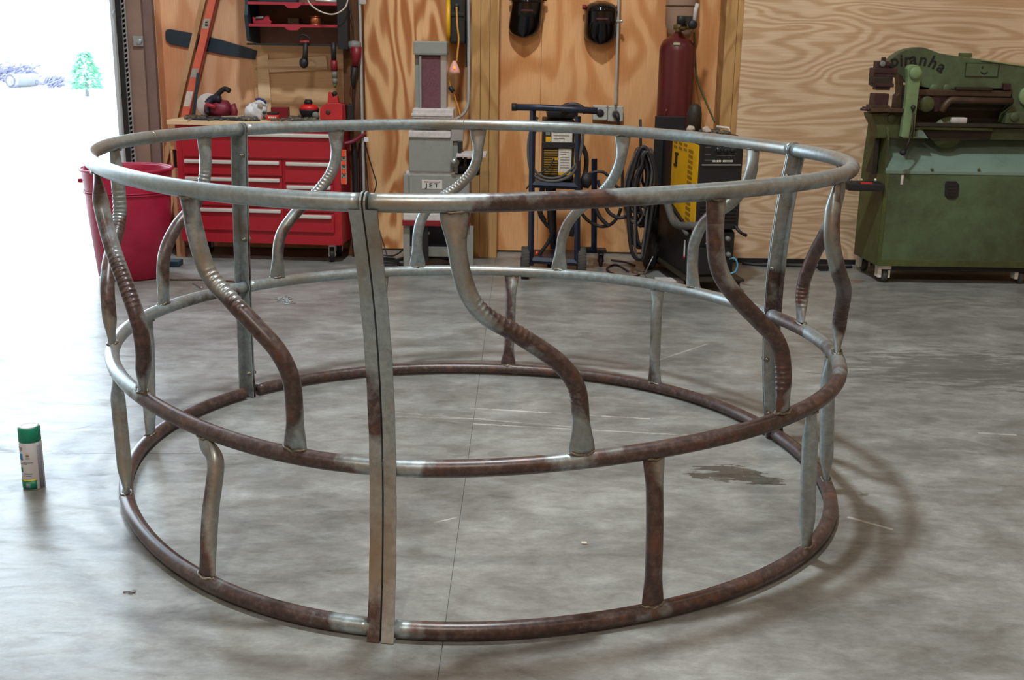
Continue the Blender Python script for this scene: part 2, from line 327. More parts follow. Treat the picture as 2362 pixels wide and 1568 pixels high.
# ---------------------------------------------------------------- mesh builder (world coordinates unless said)
class MB:
    def __init__(s): s.v = []; s.f = []; s.a = []; s.sm = []
    def add(s, vs, fs, smooth=False, wear=0.0):
        k = len(s.v); s.v += [tuple(v) for v in vs]; s.f += [tuple(i+k for i in f) for f in fs]
        s.a += wear if isinstance(wear, list) else [wear]*len(vs); s.sm += [smooth]*len(fs); return s
    def box(s, x0, y0, z0, x1, y1, z1, bev=0.0, mat=None):
        x0, x1 = min(x0, x1), max(x0, x1); y0, y1 = min(y0, y1), max(y0, y1); z0, z1 = min(z0, z1), max(z0, z1)
        bev = min(bev, 0.45*min(x1-x0, y1-y0, z1-z0))
        if bev <= 0:
            vs = [(x, y, z) for z in (z0, z1) for y in (y0, y1) for x in (x0, x1)]
            fs = [(0, 2, 3, 1), (4, 5, 7, 6), (0, 1, 5, 4), (2, 6, 7, 3), (0, 4, 6, 2), (1, 3, 7, 5)]
        else:
            bm = bmesh.new(); bmesh.ops.create_cube(bm, size=1.0)
            for v in bm.verts: v.co = Vector((x0+(v.co.x+.5)*(x1-x0), y0+(v.co.y+.5)*(y1-y0), z0+(v.co.z+.5)*(z1-z0)))
            bmesh.ops.bevel(bm, geom=list(bm.edges), offset=bev, segments=2, affect='EDGES', profile=0.6)
            bm.verts.index_update(); vs = [v.co.copy() for v in bm.verts]; fs = [[v.index for v in f.verts] for f in bm.faces]; bm.free()
        if mat is not None: vs = [mat @ Vector(v) for v in vs]
        return s.add(vs, fs)
    def rect(s, px0, py0, px1, py1, Y, depth, bev=0.0):
        """box whose front face at plane Y covers a picture rectangle; depth goes away from the camera"""
        ym, xm = (py0+py1)/2, (px0+px1)/2
        return s.box(P(px0, ym, Y).x, Y, P(xm, py1, Y).z, P(px1, ym, Y).x, Y+depth, P(xm, py0, Y).z, bev)
    def prism(s, pts, Y, depth, bev=0.0, holes=None):
        """polygon given in picture points on plane Y, extruded away from the camera"""
        a = [P(x, y, Y) for x, y in pts]; return s.extrude(a, Vector((0, depth, 0)), bev)
    def extrude(s, a, d, bev=0.0):
        bm = bmesh.new(); vs = [bm.verts.new(p) for p in a]; f = bm.faces.new(vs)
        r = bmesh.ops.extrude_face_region(bm, geom=[f])
        for e in r['geom']:
            if isinstance(e, bmesh.types.BMVert): e.co += d
        bmesh.ops.recalc_face_normals(bm, faces=bm.faces)
        if bev > 0: bmesh.ops.bevel(bm, geom=list(bm.edges), offset=bev, segments=2, affect='EDGES', profile=0.6, clamp_overlap=True)
        bm.verts.index_update(); v = [x.co.copy() for x in bm.verts]; fs = [[x.index for x in q.verts] for q in bm.faces]; bm.free()
        return s.add(v, fs)
    def tube(s, pts, r, n=10, closed=False, caps=True, wear=0.0):
        pts = [Vector(p) for p in pts]; m = len(pts); rr = r if isinstance(r, list) else [r]*m
        vs = []; fs = []; up = None
        for i in range(m):
            t = (pts[(i+1) % m]-pts[i-1]) if closed else (pts[min(i+1, m-1)]-pts[max(i-1, 0)])
            if t.length < 1e-9: t = Vector((0, 0, 1))
            t.normalize()
            if up is None:
                up = Vector((0, 0, 1)) if abs(t.z) < 0.9 else Vector((1, 0, 0))
            up = (up - t*up.dot(t))
            if up.length < 1e-6: up = t.orthogonal()
            up.normalize(); b = t.cross(up)
            for k in range(n):
                a = 2*PI*k/n; vs.append(pts[i]+(up*math.cos(a)+b*math.sin(a))*rr[i])
        for i in range(m if closed else m-1):
            j = (i+1) % m
            for k in range(n):
                k2 = (k+1) % n; fs.append((i*n+k, i*n+k2, j*n+k2, j*n+k))
        if not closed and caps:
            fs.append(tuple(range(n-1, -1, -1))); fs.append(tuple((m-1)*n+k for k in range(n)))
        return s.add(vs, fs, True, wear)
    def lathe(s, prof, c, n=24, axis='z', cap=True, a0=0.0, a1=2*PI):
        """prof: (radius, height) pairs"""
        c = Vector(c); vs = []; fs = []; full = abs(a1-a0-2*PI) < 1e-6; nn = n if full else n+1
        for r, h in prof:
            for k in range(nn):
                a = a0+(a1-a0)*k/n
                p = Vector((r*math.cos(a), r*math.sin(a), h))
                if axis == 'y': p = Vector((p.x, p.z, p.y))
                if axis == 'x': p = Vector((p.z, p.x, p.y))
                vs.append(c+p)
        for i in range(len(prof)-1):
            for k in range(nn if full else n):
                k2 = (k+1) % nn; fs.append((i*nn+k, i*nn+k2, (i+1)*nn+k2, (i+1)*nn+k))
        if cap and full:
            if prof[0][0] > 1e-5: fs.append(tuple(range(nn)))
            if prof[-1][0] > 1e-5: fs.append(tuple((len(prof)-1)*nn+k for k in range(nn)))
        return s.add(vs, fs, True)
    def disc(s, c, r, th, axis='y', n=20):
        return s.lathe([(r*0.9, -th/2), (r, -th/2+th*0.15), (r, th/2-th*0.15), (r*0.9, th/2)], c, n, axis)
    def blob(s, c, r, n=10, jit=0.12, seed=0):
        c = Vector(c); rx, ry, rz = r if isinstance(r, (tuple, list)) else (r, r, r); vs = []; fs = []
        for i in range(n+1):
            th = PI*i/n
            for k in range(2*n):
                a = PI*k/n; d = Vector((math.sin(th)*math.cos(a), math.sin(th)*math.sin(a), math.cos(th)))
                q = 1+jit*noise.noise(d*1.8+Vector((seed, seed*2.1, 0)))
                vs.append(c+Vector((d.x*rx*q, d.y*ry*q, d.z*rz*q)))
        for i in range(n):
            for k in range(2*n):
                k2 = (k+1) % (2*n); fs.append((i*2*n+k, (i+1)*2*n+k, (i+1)*2*n+k2, i*2*n+k2))
        return s.add(vs, fs, True)

def smooth_path(pts, sub=6):
    p = [Vector(q) for q in pts]; out = []
    for i in range(len(p)-1):
        a = p[max(i-1, 0)]; b = p[i]; c = p[i+1]; d = p[min(i+2, len(p)-1)]
        for k in range(sub):
            t = k/sub
            out.append(0.5*((2*b)+(c-a)*t+(2*a-5*b+4*c-d)*t*t+(3*b-a-3*c+d)*t**3))
    out.append(p[-1]); return out

def link_mesh(name, mb, mat, parent=None, local=False, recalc=True):
    me = bpy.data.meshes.new(name); me.from_pydata([Vector(v) for v in mb.v], [], mb.f)
    if parent is not None and not local:
        me.transform(Matrix.Translation(parent.location) @ parent.rotation_euler.to_matrix().to_4x4())if False else me.transform((Matrix.Translation(parent.get('_wl', parent.location)) @ Matrix.Rotation(parent.get('_wr', 0.0), 4, 'Z')).inverted())
    if recalc:
        bm = bmesh.new(); bm.from_mesh(me); bmesh.ops.recalc_face_normals(bm, faces=bm.faces); bm.to_mesh(me); bm.free()
    me.polygons.foreach_set('use_smooth', mb.sm)
    if any(mb.a):
        at = me.attributes.new('wear', 'FLOAT', 'POINT'); at.data.foreach_set('value', mb.a)
    me.materials.append(mat); me.update()
    o = bpy.data.objects.new(name, me); COL.objects.link(o)
    if parent is not None: o.parent = parent
    return o
ROOTS = []
def thing(name, label, cat, loc, rz=0.0, group=None):
    o = bpy.data.objects.new(name, None); COL.objects.link(o); o.location = loc; o.rotation_euler = (0, 0, rz)
    o.empty_display_size = 0.1
    o['_wl'] = tuple(loc); o['_wr'] = rz; o['label'] = label; o['category'] = cat
    if group: o['group'] = group
    ROOTS.append(o); return o
class Sub:
    """a part that has sub-parts: meshes under it keep their thing's space"""
def part(name, mb, mat, root, local=False, label=None, stuff=False):
    # sub-parts hang under a part whose own transform is identity, so the thing's frame still applies
    top = root
    if root is not None and root.type == 'MESH' and root.parent is not None: top = root.parent
    me_parent = top
    o = link_mesh(name, mb, mat, me_parent, local)
    o.parent = root
    if label: o['label'] = label
    if stuff: o['kind'] = 'stuff'
    return o
def single(name, mb, mat, label, cat, group=None, origin=None, stuff=False):
    """a thing that is one mesh; origin moved to its base"""
    xs = [v[0] for v in mb.v]; ys = [v[1] for v in mb.v]; zs = [v[2] for v in mb.v]
    c = Vector(origin) if origin else Vector(((min(xs)+max(xs))/2, (min(ys)+max(ys))/2, min(zs)))
    mb.v = [tuple(Vector(v)-c) for v in mb.v]
    o = link_mesh(name, mb, mat); o.location = c; o['label'] = label; o['category'] = cat
    if group: o['group'] = group
    if stuff: o['kind'] = 'stuff'
    return o
def struct(name, mb, mat, parent=None):
    o = link_mesh(name, mb, mat, parent)
    if parent is None: o['kind'] = 'structure'
    return o
def xf(root, M4):
    pass
# ---------------------------------------------------------------- structure
WY = 7.33          # face of the plywood between the posts
PY = 7.12          # face of the posts
CEIL = 5.9
XL, XR, YB = -7.5, 6.0, -5.0
g = 0.0022
jx0, jx1 = F(1015, 1530), F(1135, 660)      # saw-cut joint running away from the camera
def jx(y): return jx0.x+(jx1.x-jx0.x)*(y-jx0.y)/(jx1.y-jx0.y)
jy0, jy1 = F(0, 1044), F(560, 1047)         # crosswise joint left of it
def jy(x): return jy0.y+(jy1.y-jy0.y)*(x-jy0.x)/(jy1.x-jy0.x)
def slab(pts):
    m = MB(); m.extrude([Vector((x, y, 0.0)) for x, y in pts], Vector((0, 0, -0.12)), 0.0015); return m
yc = jy(jx(3.6))
fl = MB(); fl.box(XL, YB, -0.16, XR, WY+0.05, -0.006)
floor = struct('floor', fl, MT['floor'])
def slabt(pts, name='concrete_slab'):
    m = MB(); m.extrude([Vector((x, y, 0.0)) for x, y in pts], Vector((0, 0, -0.0055)), 0.0)
    return link_mesh(name, m, MT['floor'], floor)
slabt([(XL, YB), (jx(YB)-g/2, YB), (jx(yc)-g/2, yc-g/2), (XL, jy(XL)-g/2)])
slabt([(XL, jy(XL)+g/2), (jx(yc)-g/2, yc+g/2), (jx(WY)-g/2, WY+0.05), (XL, WY+0.05)])
slabt([(jx(YB)+g/2, YB), (XR, YB), (XR, WY+0.05), (jx(WY)+g/2, WY+0.05)])

wall = MB(); 
doorR = P(262, 200, WY).x; doorL = doorR-4.3; doorT = 4.2
wall.box(doorR, WY+0.03, 0, XR, WY+0.2, CEIL); wall.box(XL, WY+0.03, 0, doorL, WY+0.2, CEIL); wall.box(doorL, WY+0.03, doorT, doorR, WY+0.2, CEIL)
wallb = struct('wall_back', wall, MT['liner'])
def sheet(px0, px1, mat, Y=WY, py=300, z0=0.012, z1=2.44, th=0.016, zt=CEIL):
    x0 = P(px0, py, Y).x+0.0008; x1 = P(px1, py, Y).x-0.0008
    m = MB(); m.box(x0, Y, z0, x1, Y+th, z1, 0.0008); link_mesh('plywood_sheet', m, MT[mat], wallb)
    m = MB(); m.box(x0, Y, z1+0.002, x1, Y+th, zt, 0.0008); link_mesh('plywood_sheet', m, MT[mat], wallb)
sheet(372, 592, 'ply_c'); sheet(592, 800, 'ply_c'); sheet(834, 1088, 'ply_a'); sheet(1148, 1245, 'ply_b'); sheet(1245, 1660, 'ply_b')
# pale sheets lie on the face of the posts
sheet(1698, 2255+250, 'ply_light', PY-0.018); 
m = MB(); m.box(P(2505, 300, PY).x+.002, PY-0.018, 0.012, XR, PY-0.002, CEIL, 0.0008); link_mesh('plywood_sheet', m, MT['ply_light'], wallb)
def post(n, px0, px1, mat='post', py=300):
    m = MB(); x0, x1 = P(px0, py, PY).x, P(px1, py, PY).x; n_ = 3 if (px1-px0) > 55 else 2
    root = None
    for i in range(n_):
        mm = MB(); a = x0+(x1-x0)*i/n_+0.001; b_ = x0+(x1-x0)*(i+1)/n_-0.001
        mm.box(a, PY, 0.0, b_, WY+0.03, CEIL, 0.003)
        if root is None: root = struct('trim_%d' % n, mm, MT[mat])
        else: link_mesh('post_plank', mm, MT[mat], root)
post(1, 1086, 1149); post(2, 1658, 1712); post(3, 796, 834, 'post_dark')
m = MB(); m.box(P(1700, 600, PY).x, PY-0.035, 0, XR, PY-0.018, 0.03, 0.003); struct('baseboard_back', m, MT['blackm'])
# left and right walls, wall behind the camera, ceiling
m = MB(); m.box(XL-0.15, YB, 0, XL, WY+0.2, CEIL); struct('wall_left', m, MT['liner'])
m = MB(); m.box(XR, YB, 0, XR+0.15, WY+0.2, CEIL); struct('wall_right', m, MT['ply_light'])
m = MB(); m.box(XL, YB-0.15, 0, XR, YB, CEIL); struct('wall_front', m, MT['ply_b'])
m = MB(); m.box(XL-0.15, YB-0.15, CEIL, XR+0.15, WY+0.2, CEIL+0.15); struct('ceiling', m, MT['ceil'])
# overhead door: jamb boards, galvanised track, perforated angle
jamb = MB(); x0 = P(297, 200, PY).x; x1 = P(334, 200, PY).x; jamb.box(x0, PY+0.02, 0, x1, WY+0.03, CEIL, 0.004)
door = struct('door_1', jamb, MT['jamb'])
m = MB(); m.box(x1, PY+0.045, 0, P(356, 200, PY).x, WY+0.03, CEIL, 0.004); link_mesh('jamb_edge', m, MT['jamb2'], door)
m = MB(); m.box(P(356, 200, PY).x, PY+0.09, 0, P(374, 200, WY).x+0.02, WY+0.03, CEIL, 0.004); link_mesh('jamb_batten', m, MT['ply_c'], door)
m = MB(); xt = P(262, 200, PY).x; xu = P(281, 200, PY).x
m.box(xt, PY+0.03, 0, xu, WY+0.2, doorT+0.3, 0.002); link_mesh('jamb_flashing', m, MT['galvl'], door)
m = MB()   # C-shaped roller track
m.box(xu, PY-0.02, 0.02, xu+0.003, PY+0.045, 4.1); m.box(xu, PY+0.042, 0.02, xu+0.035, PY+0.045, 4.1); m.box(xu+0.0, PY-0.02, 0.02, xu+0.03, PY-0.017, 4.1)
link_mesh('roller_track', m, MT['blackm'], door)
m = MB()   # perforated angle: rungs of the punched strip
xa = P(291, 200, PY).x
m.box(xa, PY-0.004, 0.02, xa+0.006, PY+0.001, 4.1); m.box(xa+0.022, PY-0.004, 0.02, xa+0.03, PY+0.001, 4.1)
for i in range(140):
    z = 0.06+i*0.029; m.add([(xa+0.004, PY-0.007, z), (xa+0.024, PY-0.007, z+0.012), (xa+0.024, PY-0.007, z+0.022), (xa+0.004, PY-0.007, z+0.010),
                            (xa+0.004, PY-0.001, z), (xa+0.024, PY-0.001, z+0.012), (xa+0.024, PY-0.001, z+0.022), (xa+0.004, PY-0.001, z+0.010)],
                           [(0, 1, 2, 3), (7, 6, 5, 4), (0, 4, 5, 1), (1, 5, 6, 2), (2, 6, 7, 3), (3, 7, 4, 0)])
link_mesh('perforated_angle', m, MT['galv'], door)
m = MB(); q = P(318, 95, PY+0.0); m.box(q.x-0.03, PY+0.0, q.z-0.03, q.x+0.03, PY+0.02, q.z+0.03, 0.003); m.disc((q.x+0.01, PY-0.006, q.z), 0.016, 0.014)
link_mesh('track_bracket', m, MT['galv'], door)
m = MB(); q = P(270, 30, PY+0.03); m.disc((q.x, PY+0.02, q.z), 0.02, 0.02); m.box(q.x-0.012, PY+0.012, q.z-0.12, q.x+0.01, PY+0.03, q.z-0.02, 0.003)
link_mesh('latch_keeper', m, MT['galv'], door)
m = MB(); m.box(doorL-0.14, PY, 0, doorL, WY+0.03, doorT+.1, 0.004); m.box(doorL-.14, PY, doorT, doorR, WY+0.03, doorT+0.16, 0.004); link_mesh('door_head', m, MT['jamb'], door)

# ground outside
m = MB(); m.box(-90, WY+0.2, -0.25, 60, 120, -0.06); gr = struct('ground', m, MT['ground'])
m = MB(); m.box(doorL, WY+0.05, -0.16, doorR, WY+2.2, -0.02, 0.01); struct('apron', m, MT['ground'])

# lamps the lights belong to
for i, ((x, y), pw) in enumerate(LAMPS):
    t = thing('high_bay_lamp', ['round high bay lamp hanging over the steel ring', 'high bay lamp near the right wall, farther from the camera', 'high bay lamp behind the camera, nearest the middle', 'high bay lamp in the rear right corner', 'high bay lamp in the rear left corner'][i], 'lamp', (x, y, LAMP_Z-0.02))
    m = MB(); m.lathe([(0.36, 0.02), (0.37, 0.05), (0.30, 0.16), (0.12, 0.24), (0.12, 0.33), (0.05, 0.345)], (x, y, LAMP_Z), 28); part('reflector', m, MT['housing'], t)
    m = MB(); m.tube([(x, y, LAMP_Z+0.34), (x, y, CEIL)], 0.01, 8); part('hanger', m, MT['housing'], t)
# ---------------------------------------------------------------- the steel ring feeder
SC = 1.1; CX, CY, Z0 = -0.11737796*SC, 3.14930813*SC, 0.0225
CO = dict(b=[0.9975,0.0123,-0.0007,0.0081,-0.0176,0.0042,0.0099,-0.0034,-0.0088,-0.0034,-0.0029,0.0008,0.0,0.0,0.0,0.0],
 m=[0.9796,0.0048,0.0571,0.0092,-0.0292,-0.0143,-0.0249,0.0043,-0.0138,-0.0057,-0.0032,0.3634,0.0160,0.0181,0.0204,-0.0101],
 t=[0.9807,-0.0070,0.0356,0.0115,0.0068,-0.0011,-0.0143,0.0189,-0.0188,-0.0018,0.0007,0.9010,0.0006,0.0046,0.0015,-0.0041])
def rz(k, deg):
    p = CO[k]; th = R_(deg)
    r = p[0]+sum(p[2*i-1]*math.cos(i*th)+p[2*i]*math.sin(i*th) for i in range(1, 6)); q = p[11:]
    return r*SC, (q[0]+sum(q[2*i-1]*math.cos(i*th)+q[2*i]*math.sin(i*th) for i in (1, 2)))*SC+Z0
def cyl(deg, r, z): return Vector((CX+r*math.cos(R_(deg)), CY+r*math.sin(R_(deg)), z))
TR = 0.0212
feeder = thing('ring_feeder', 'round open steel tube livestock feeder ring standing on the concrete floor', 'feeder', (CX, CY, 0.0))
SEAMS = [-99.2, 16.4, 141.6]
SEAM_L = dict(b=[-98.3, 17.4, 141.1], m=[-99.5, 16.0, 141.5], t=[-100.5, 15.0, 142.1])
def q3(z, zm, zt, b_, m_, t_):      # smooth curve through the bottom, middle and top values
    return b_*(z-zm)*(z-zt)/(zm*zt)+m_*z*(z-zt)/(zm*(zm-zt))+t_*z*(z-zm)/(zt*(zt-zm))
def seam_deg(si, z, zm, zt): return q3(z, zm, zt, SEAM_L['b'][si], SEAM_L['m'][si], SEAM_L['t'][si])
def ang(d): return (d+180) % 360-180
def band(deg, spans):     # spans: (a, b, value)
    best = spans[0][2]
    for a, b_, v in spans[1:]:
        d = (deg-a) % 360; L = (b_-a) % 360
        if d <= L: best = v
    return best
WEAR = dict(
 t=[(-180, 180, 0.12), (-88, -68, 0.75), (-68, -20, 0.33), (-22, -6, 0.55)],
 m=[(-180, 180, 0.15), (-148, -104, 0.85), (-104, -94, 0.05), (-94, -78, 0.85), (-78, -70, 0.35), (-70, -22, 0.9), (-22, -14, 0.4), (-14, -4, 0.6), (-4, 1, 0.1), (1, 14, 0.85), (14, 60, 0.2), (141, 160, 0.5), (-175, -148, 0.35)],
 b=[(-180, 180, 0.95), (-105, -93, 0.15), (-68, -60, 0.5), (-127, -122, 0.45), (-30, -26, 0.6)])
def wear_at(k, deg):
    v = 0.0
    for d in (-2.5, 0, 2.5): v += band(deg+d, WEAR[k]) if band(deg+d, WEAR[k]) is not None else 0
    # last matching span wins
    return v/3
for k in 'bmt':
    for si in range(3):
        a0 = SEAM_L[k][si]; a1 = SEAM_L[k][(si+1) % 3]
        if a1 < a0: a1 += 360
        gap = 1.5 if k == 'b' else 0.55; n = 110
        pts = []; wr = []; ns = 16
        for i in range(n+1):
            d = a0+gap+(a1-a0-2*gap)*i/n; r, z = rz(k, d)
            if k == 'b': z = max(z, TR+0.0005)
            pts.append(cyl(d, r, z)); wv_ = wear_at(k, ang(d)); am_ = {'t': 0.22, 'm': 0.12, 'b': 0.0}[k]; wr += [wv_-am_*math.cos(2*PI*q_/ns) for q_ in range(ns)]  # pipe greyer along its top, browner along its underside
        m = MB(); m.tube(pts, TR, ns, wear=wr)
        rail = part('rail', m, MT['steel'], feeder)
        fr_ = {('t', 1): 0.62, ('t', 2): 0.18, ('b', 2): 0.48}.get((k, si))
        if fr_:   # butt joints in the pipe
            d = a0+(a1-a0)*fr_; r, z = rz(k, d); q = cyl(d, r, z); q2 = cyl(d+0.25, r, z)
            mm = MB(); mm.tube([q, q2], TR*1.05, 16); part('weld_seam', mm, MT['steel'], rail)
def sweep_slat(tab, lo, hi, wear, crimps, ends=(1.55, 0.42), gapz=0.9):
    """tab: (deg, u) from top to bottom; u = 1 at upper rail, 0 at lower rail"""
    pts = smooth_path([(d, u, 0) for d, u in tab], 14)
    n = len(pts); ns = 18; vs = []; wr = []; C = []
    for p in pts:
        d, u = p.x, p.y; r0, z0 = rz(lo, d); r1, z1 = rz(hi, d)
        if lo == 'b': z0 = max(z0, TR)
        z0 += TR*gapz; z1 -= TR*gapz
        C.append((cyl(d, r0+(r1-r0)*u, z0+(z1-z0)*u), d, u))
    d0_ = tab[0][0]; s = [0]
    for i in range(1, n): s.append(s[-1]+(C[i][0]-C[i-1][0]).length)
    L = s[-1]
    # resample evenly
    K = max(60, int(L/0.0024)); out = []; j = 0
    for i in range(K+1):
        t = L*i/K
        while j < n-2 and s[j+1] < t: j += 1
        q = (t-s[j])/max(1e-9, s[j+1]-s[j]); out.append((C[j][0].lerp(C[j+1][0], q), C[j][1]+(C[j+1][1]-C[j][1])*q, C[j][2]+(C[j+1][2]-C[j][2])*q))
    for i, (c, d, u) in enumerate(out):
        T = (out[min(i+2, K)][0]-out[max(i-2, 0)][0]).normalized()
        Nn = Vector((math.cos(R_(d)), math.sin(R_(d)), 0)); Nn = (Nn-T*Nn.dot(T)).normalized(); B = T.cross(Nn)
        e = min(L*i/K, L-L*i/K); f = max(0.0, 1-e/0.085); f = f*f*(3-2*f)
        a = TR*(1+(ends[0]-1)*f); b_ = TR*(1+(ends[1]-1)*f)
        for q in range(ns):
            ph = 2*PI*q/ns; k2 = 1.0
            for (ca, cb, side) in crimps:     # creases pressed into the inside of a bend
                if ca < u < cb:
                    w_ = min(1.0, 1.6*math.sin(PI*(u-ca)/(cb-ca))); inner = min(1.0, max(0.0, 0.30+0.95*math.cos(ph)*side))
                    rid = math.sin(L*i/K*2*PI/0.0145+math.sin(u*37+d0_)*0.7); k2 += w_*inner*(0.075*max(rid, -0.35)-0.04)
            vs.append(c+B*(math.cos(ph)*a*k2)+Nn*(math.sin(ph)*b_*k2))
            wr.append(wear(u)+0.30*math.cos(ph+1.3*d0_))
    fs = []
    for i in range(K):
        for q in range(ns): fs.append((i*ns+q, i*ns+(q+1) % ns, (i+1)*ns+(q+1) % ns, (i+1)*ns+q))
    fs.append(tuple(range(ns))); fs.append(tuple(K*ns+q for q in range(ns)))
    m = MB(); m.add(vs, fs, True, wr); return m, out
def weld_bead(parent, c, d, w_, vert=0.010):
    m = MB(); T = Vector((-math.sin(R_(d)), math.cos(R_(d)), 0)); Nn = Vector((math.cos(R_(d)), math.sin(R_(d)), 0))
    pts = []; rr = []
    for i in range(25):
        a = 2*PI*i/24
        pts.append(c+Vector((0, 0, vert*0.12*math.sin(7*a+d)))+T*(w_*math.cos(a))+Nn*(TR*0.62*math.sin(a))+Vector((0, 0, vert*0.25*math.sin(3*a)))); rr.append(0.0038+0.0010*math.sin(i*2.4+d)+0.0005*math.sin(i*5.1))
    m.tube(pts[:-1], rr[:-1], 6, closed=True); return part('weld_bead', m, MT['weld'], parent)
SLATS = [
 ([(-156.6,1),(-156,.83),(-153,.67),(-149,.52),(-146,.37),(-145.6,.21),(-148.5,0)], (.15,.3)),
 ([(-126.2,1),(-125.9,.85),(-124.6,.70),(-120.9,.60),(-117.3,.51),(-114.2,.42),(-112.6,.31),(-112.6,.17),(-113.2,0)], (.55,.0)),
 ([(-90,1),(-89.5,.83),(-88.3,.69),(-86.1,.60),(-81.5,.51),(-76.3,.39),(-73.8,.28),(-73.1,.14),(-72.8,0)], (.56,.0)),
 ([(-53.4,1),(-53.7,.83),(-52.9,.69),(-50.2,.57),(-46.5,.45),(-43.3,.34),(-42.2,.22),(-42.5,0)], (.6,.0)),
 ([(-25.8,1),(-28,.86),(-28,.70),(-24.5,.53),(-19,.40),(-15,.28),(-13.3,.15),(-13.3,0)], (.7,.0)),
 ([(-3.8,1),(-2.6,.80),(-.4,.62),(3.4,.44),(5.6,.26),(5.4,.12),(4.8,0)], (.3,.0)),
 ([(26.8,1),(27.1,.82),(31.5,.64),(38.6,.49),(41.6,.33),(42,.18),(41.5,0)], (.2,.0)),
 ([(60.8,1),(61.3,.81),(64.1,.63),(70.6,.43),(73.4,.25),(74,0)], (.1,.0)),
 ([(91,1),(91.4,.76),(94.7,.60),(100.9,.44),(103.2,.26),(103.3,0)], (.1,.0)),
 ([(121.1,1),(121.3,.78),(124.4,.61),(130.7,.42),(133.7,.26),(134.1,0)], (.1,.0)),
 ([(150.7,1),(150.7,.78),(152.8,.60),(158.5,.45),(162.1,.28),(162.9,0)], (.3,.0)),
 ([(174.6,1),(174.5,.77),(175.2,.61),(178.8,.49),(183.6,.38),(186.6,.28),(187.6,.14),(187.4,0)], (.45,.0))]
for idx, (tab, (wmid, _)) in enumerate(SLATS):
    front = idx < 5
    def wr(u, wmid=wmid, front=front):
        lo_ = 0.28 if front else 0.08; hi_ = wmid+0.4
        t1 = min(1, max(0, (u-0.06)/0.16)); t2 = min(1, max(0, (0.68-u)/0.16)); tt = t1*t1*(3-2*t1)*t2*t2*(3-2*t2)
        w0 = lo_+(hi_-lo_)*tt
        if front and u > 0.9: w0 = 0.5
        if idx == 3 or idx == 4: w0 = max(w0, 0.36 if u > 0.6 else 0)
        return w0
    m, out = sweep_slat(tab, 'm', 't', wr, [[(.40,.66,-1)],[(.55,.72,-1)],[(.47,.68,-1),(.20,.30,1)],[(.08,.26,1)],[(.14,.42,1)],[(.08,.26,1)],[(.55,.75,1)],[(.50,.72,-1)],[(.50,.74,-1)],[(.52,.76,-1)],[(.62,.80,-1)],[(.52,.80,-1)]][idx])
    sl = part('slat', m, MT['steel'], feeder)
    weld_bead(sl, out[0][0]+Vector((0, 0, 0.002)), out[0][1], TR*1.5)
    weld_bead(sl, out[-1][0]-Vector((0, 0, 0.0)), out[-1][1], TR*1.5)
UPR = [([(-130.8,1),(-130.2,.94),(-127.6,.83),(-127.0,.45),(-125.5,0)], .45), ([(-62.8,1),(-63.2,.56),(-64.2,0)], .75), ([(-35.6,1),(-35.1,.5),(-34.4,0)], .15),
       ([(-8,1),(-8,.5),(-8,0)], .15), ([(83.9,1),(83.8,.5),(83.9,0)], .55), ([(51.1,1),(50.9,.5),(50.5,0)], .5), ([(111,1),(111,.5),(111,0)], .4),
       ([(-163,1),(-162.5,.6),(-160.5,0)], .1), ([(168.2,1),(170,.5),(171.8,0)], .4)]
for tab, wv in UPR:
    def wr(u, wv=wv): return wv+0.25*max(0, 1-u/0.2)-0.35*max(0, (u-0.75)/0.25)
    m, out = sweep_slat(tab, 'b', 'm', wr, [], (1.45, 0.45), gapz=0.8)
    up = part('upright', m, MT['steel'], feeder)
    weld_bead(up, out[0][0], out[0][1], TR*1.4); weld_bead(up, out[-1][0], out[-1][1], TR*1.4)
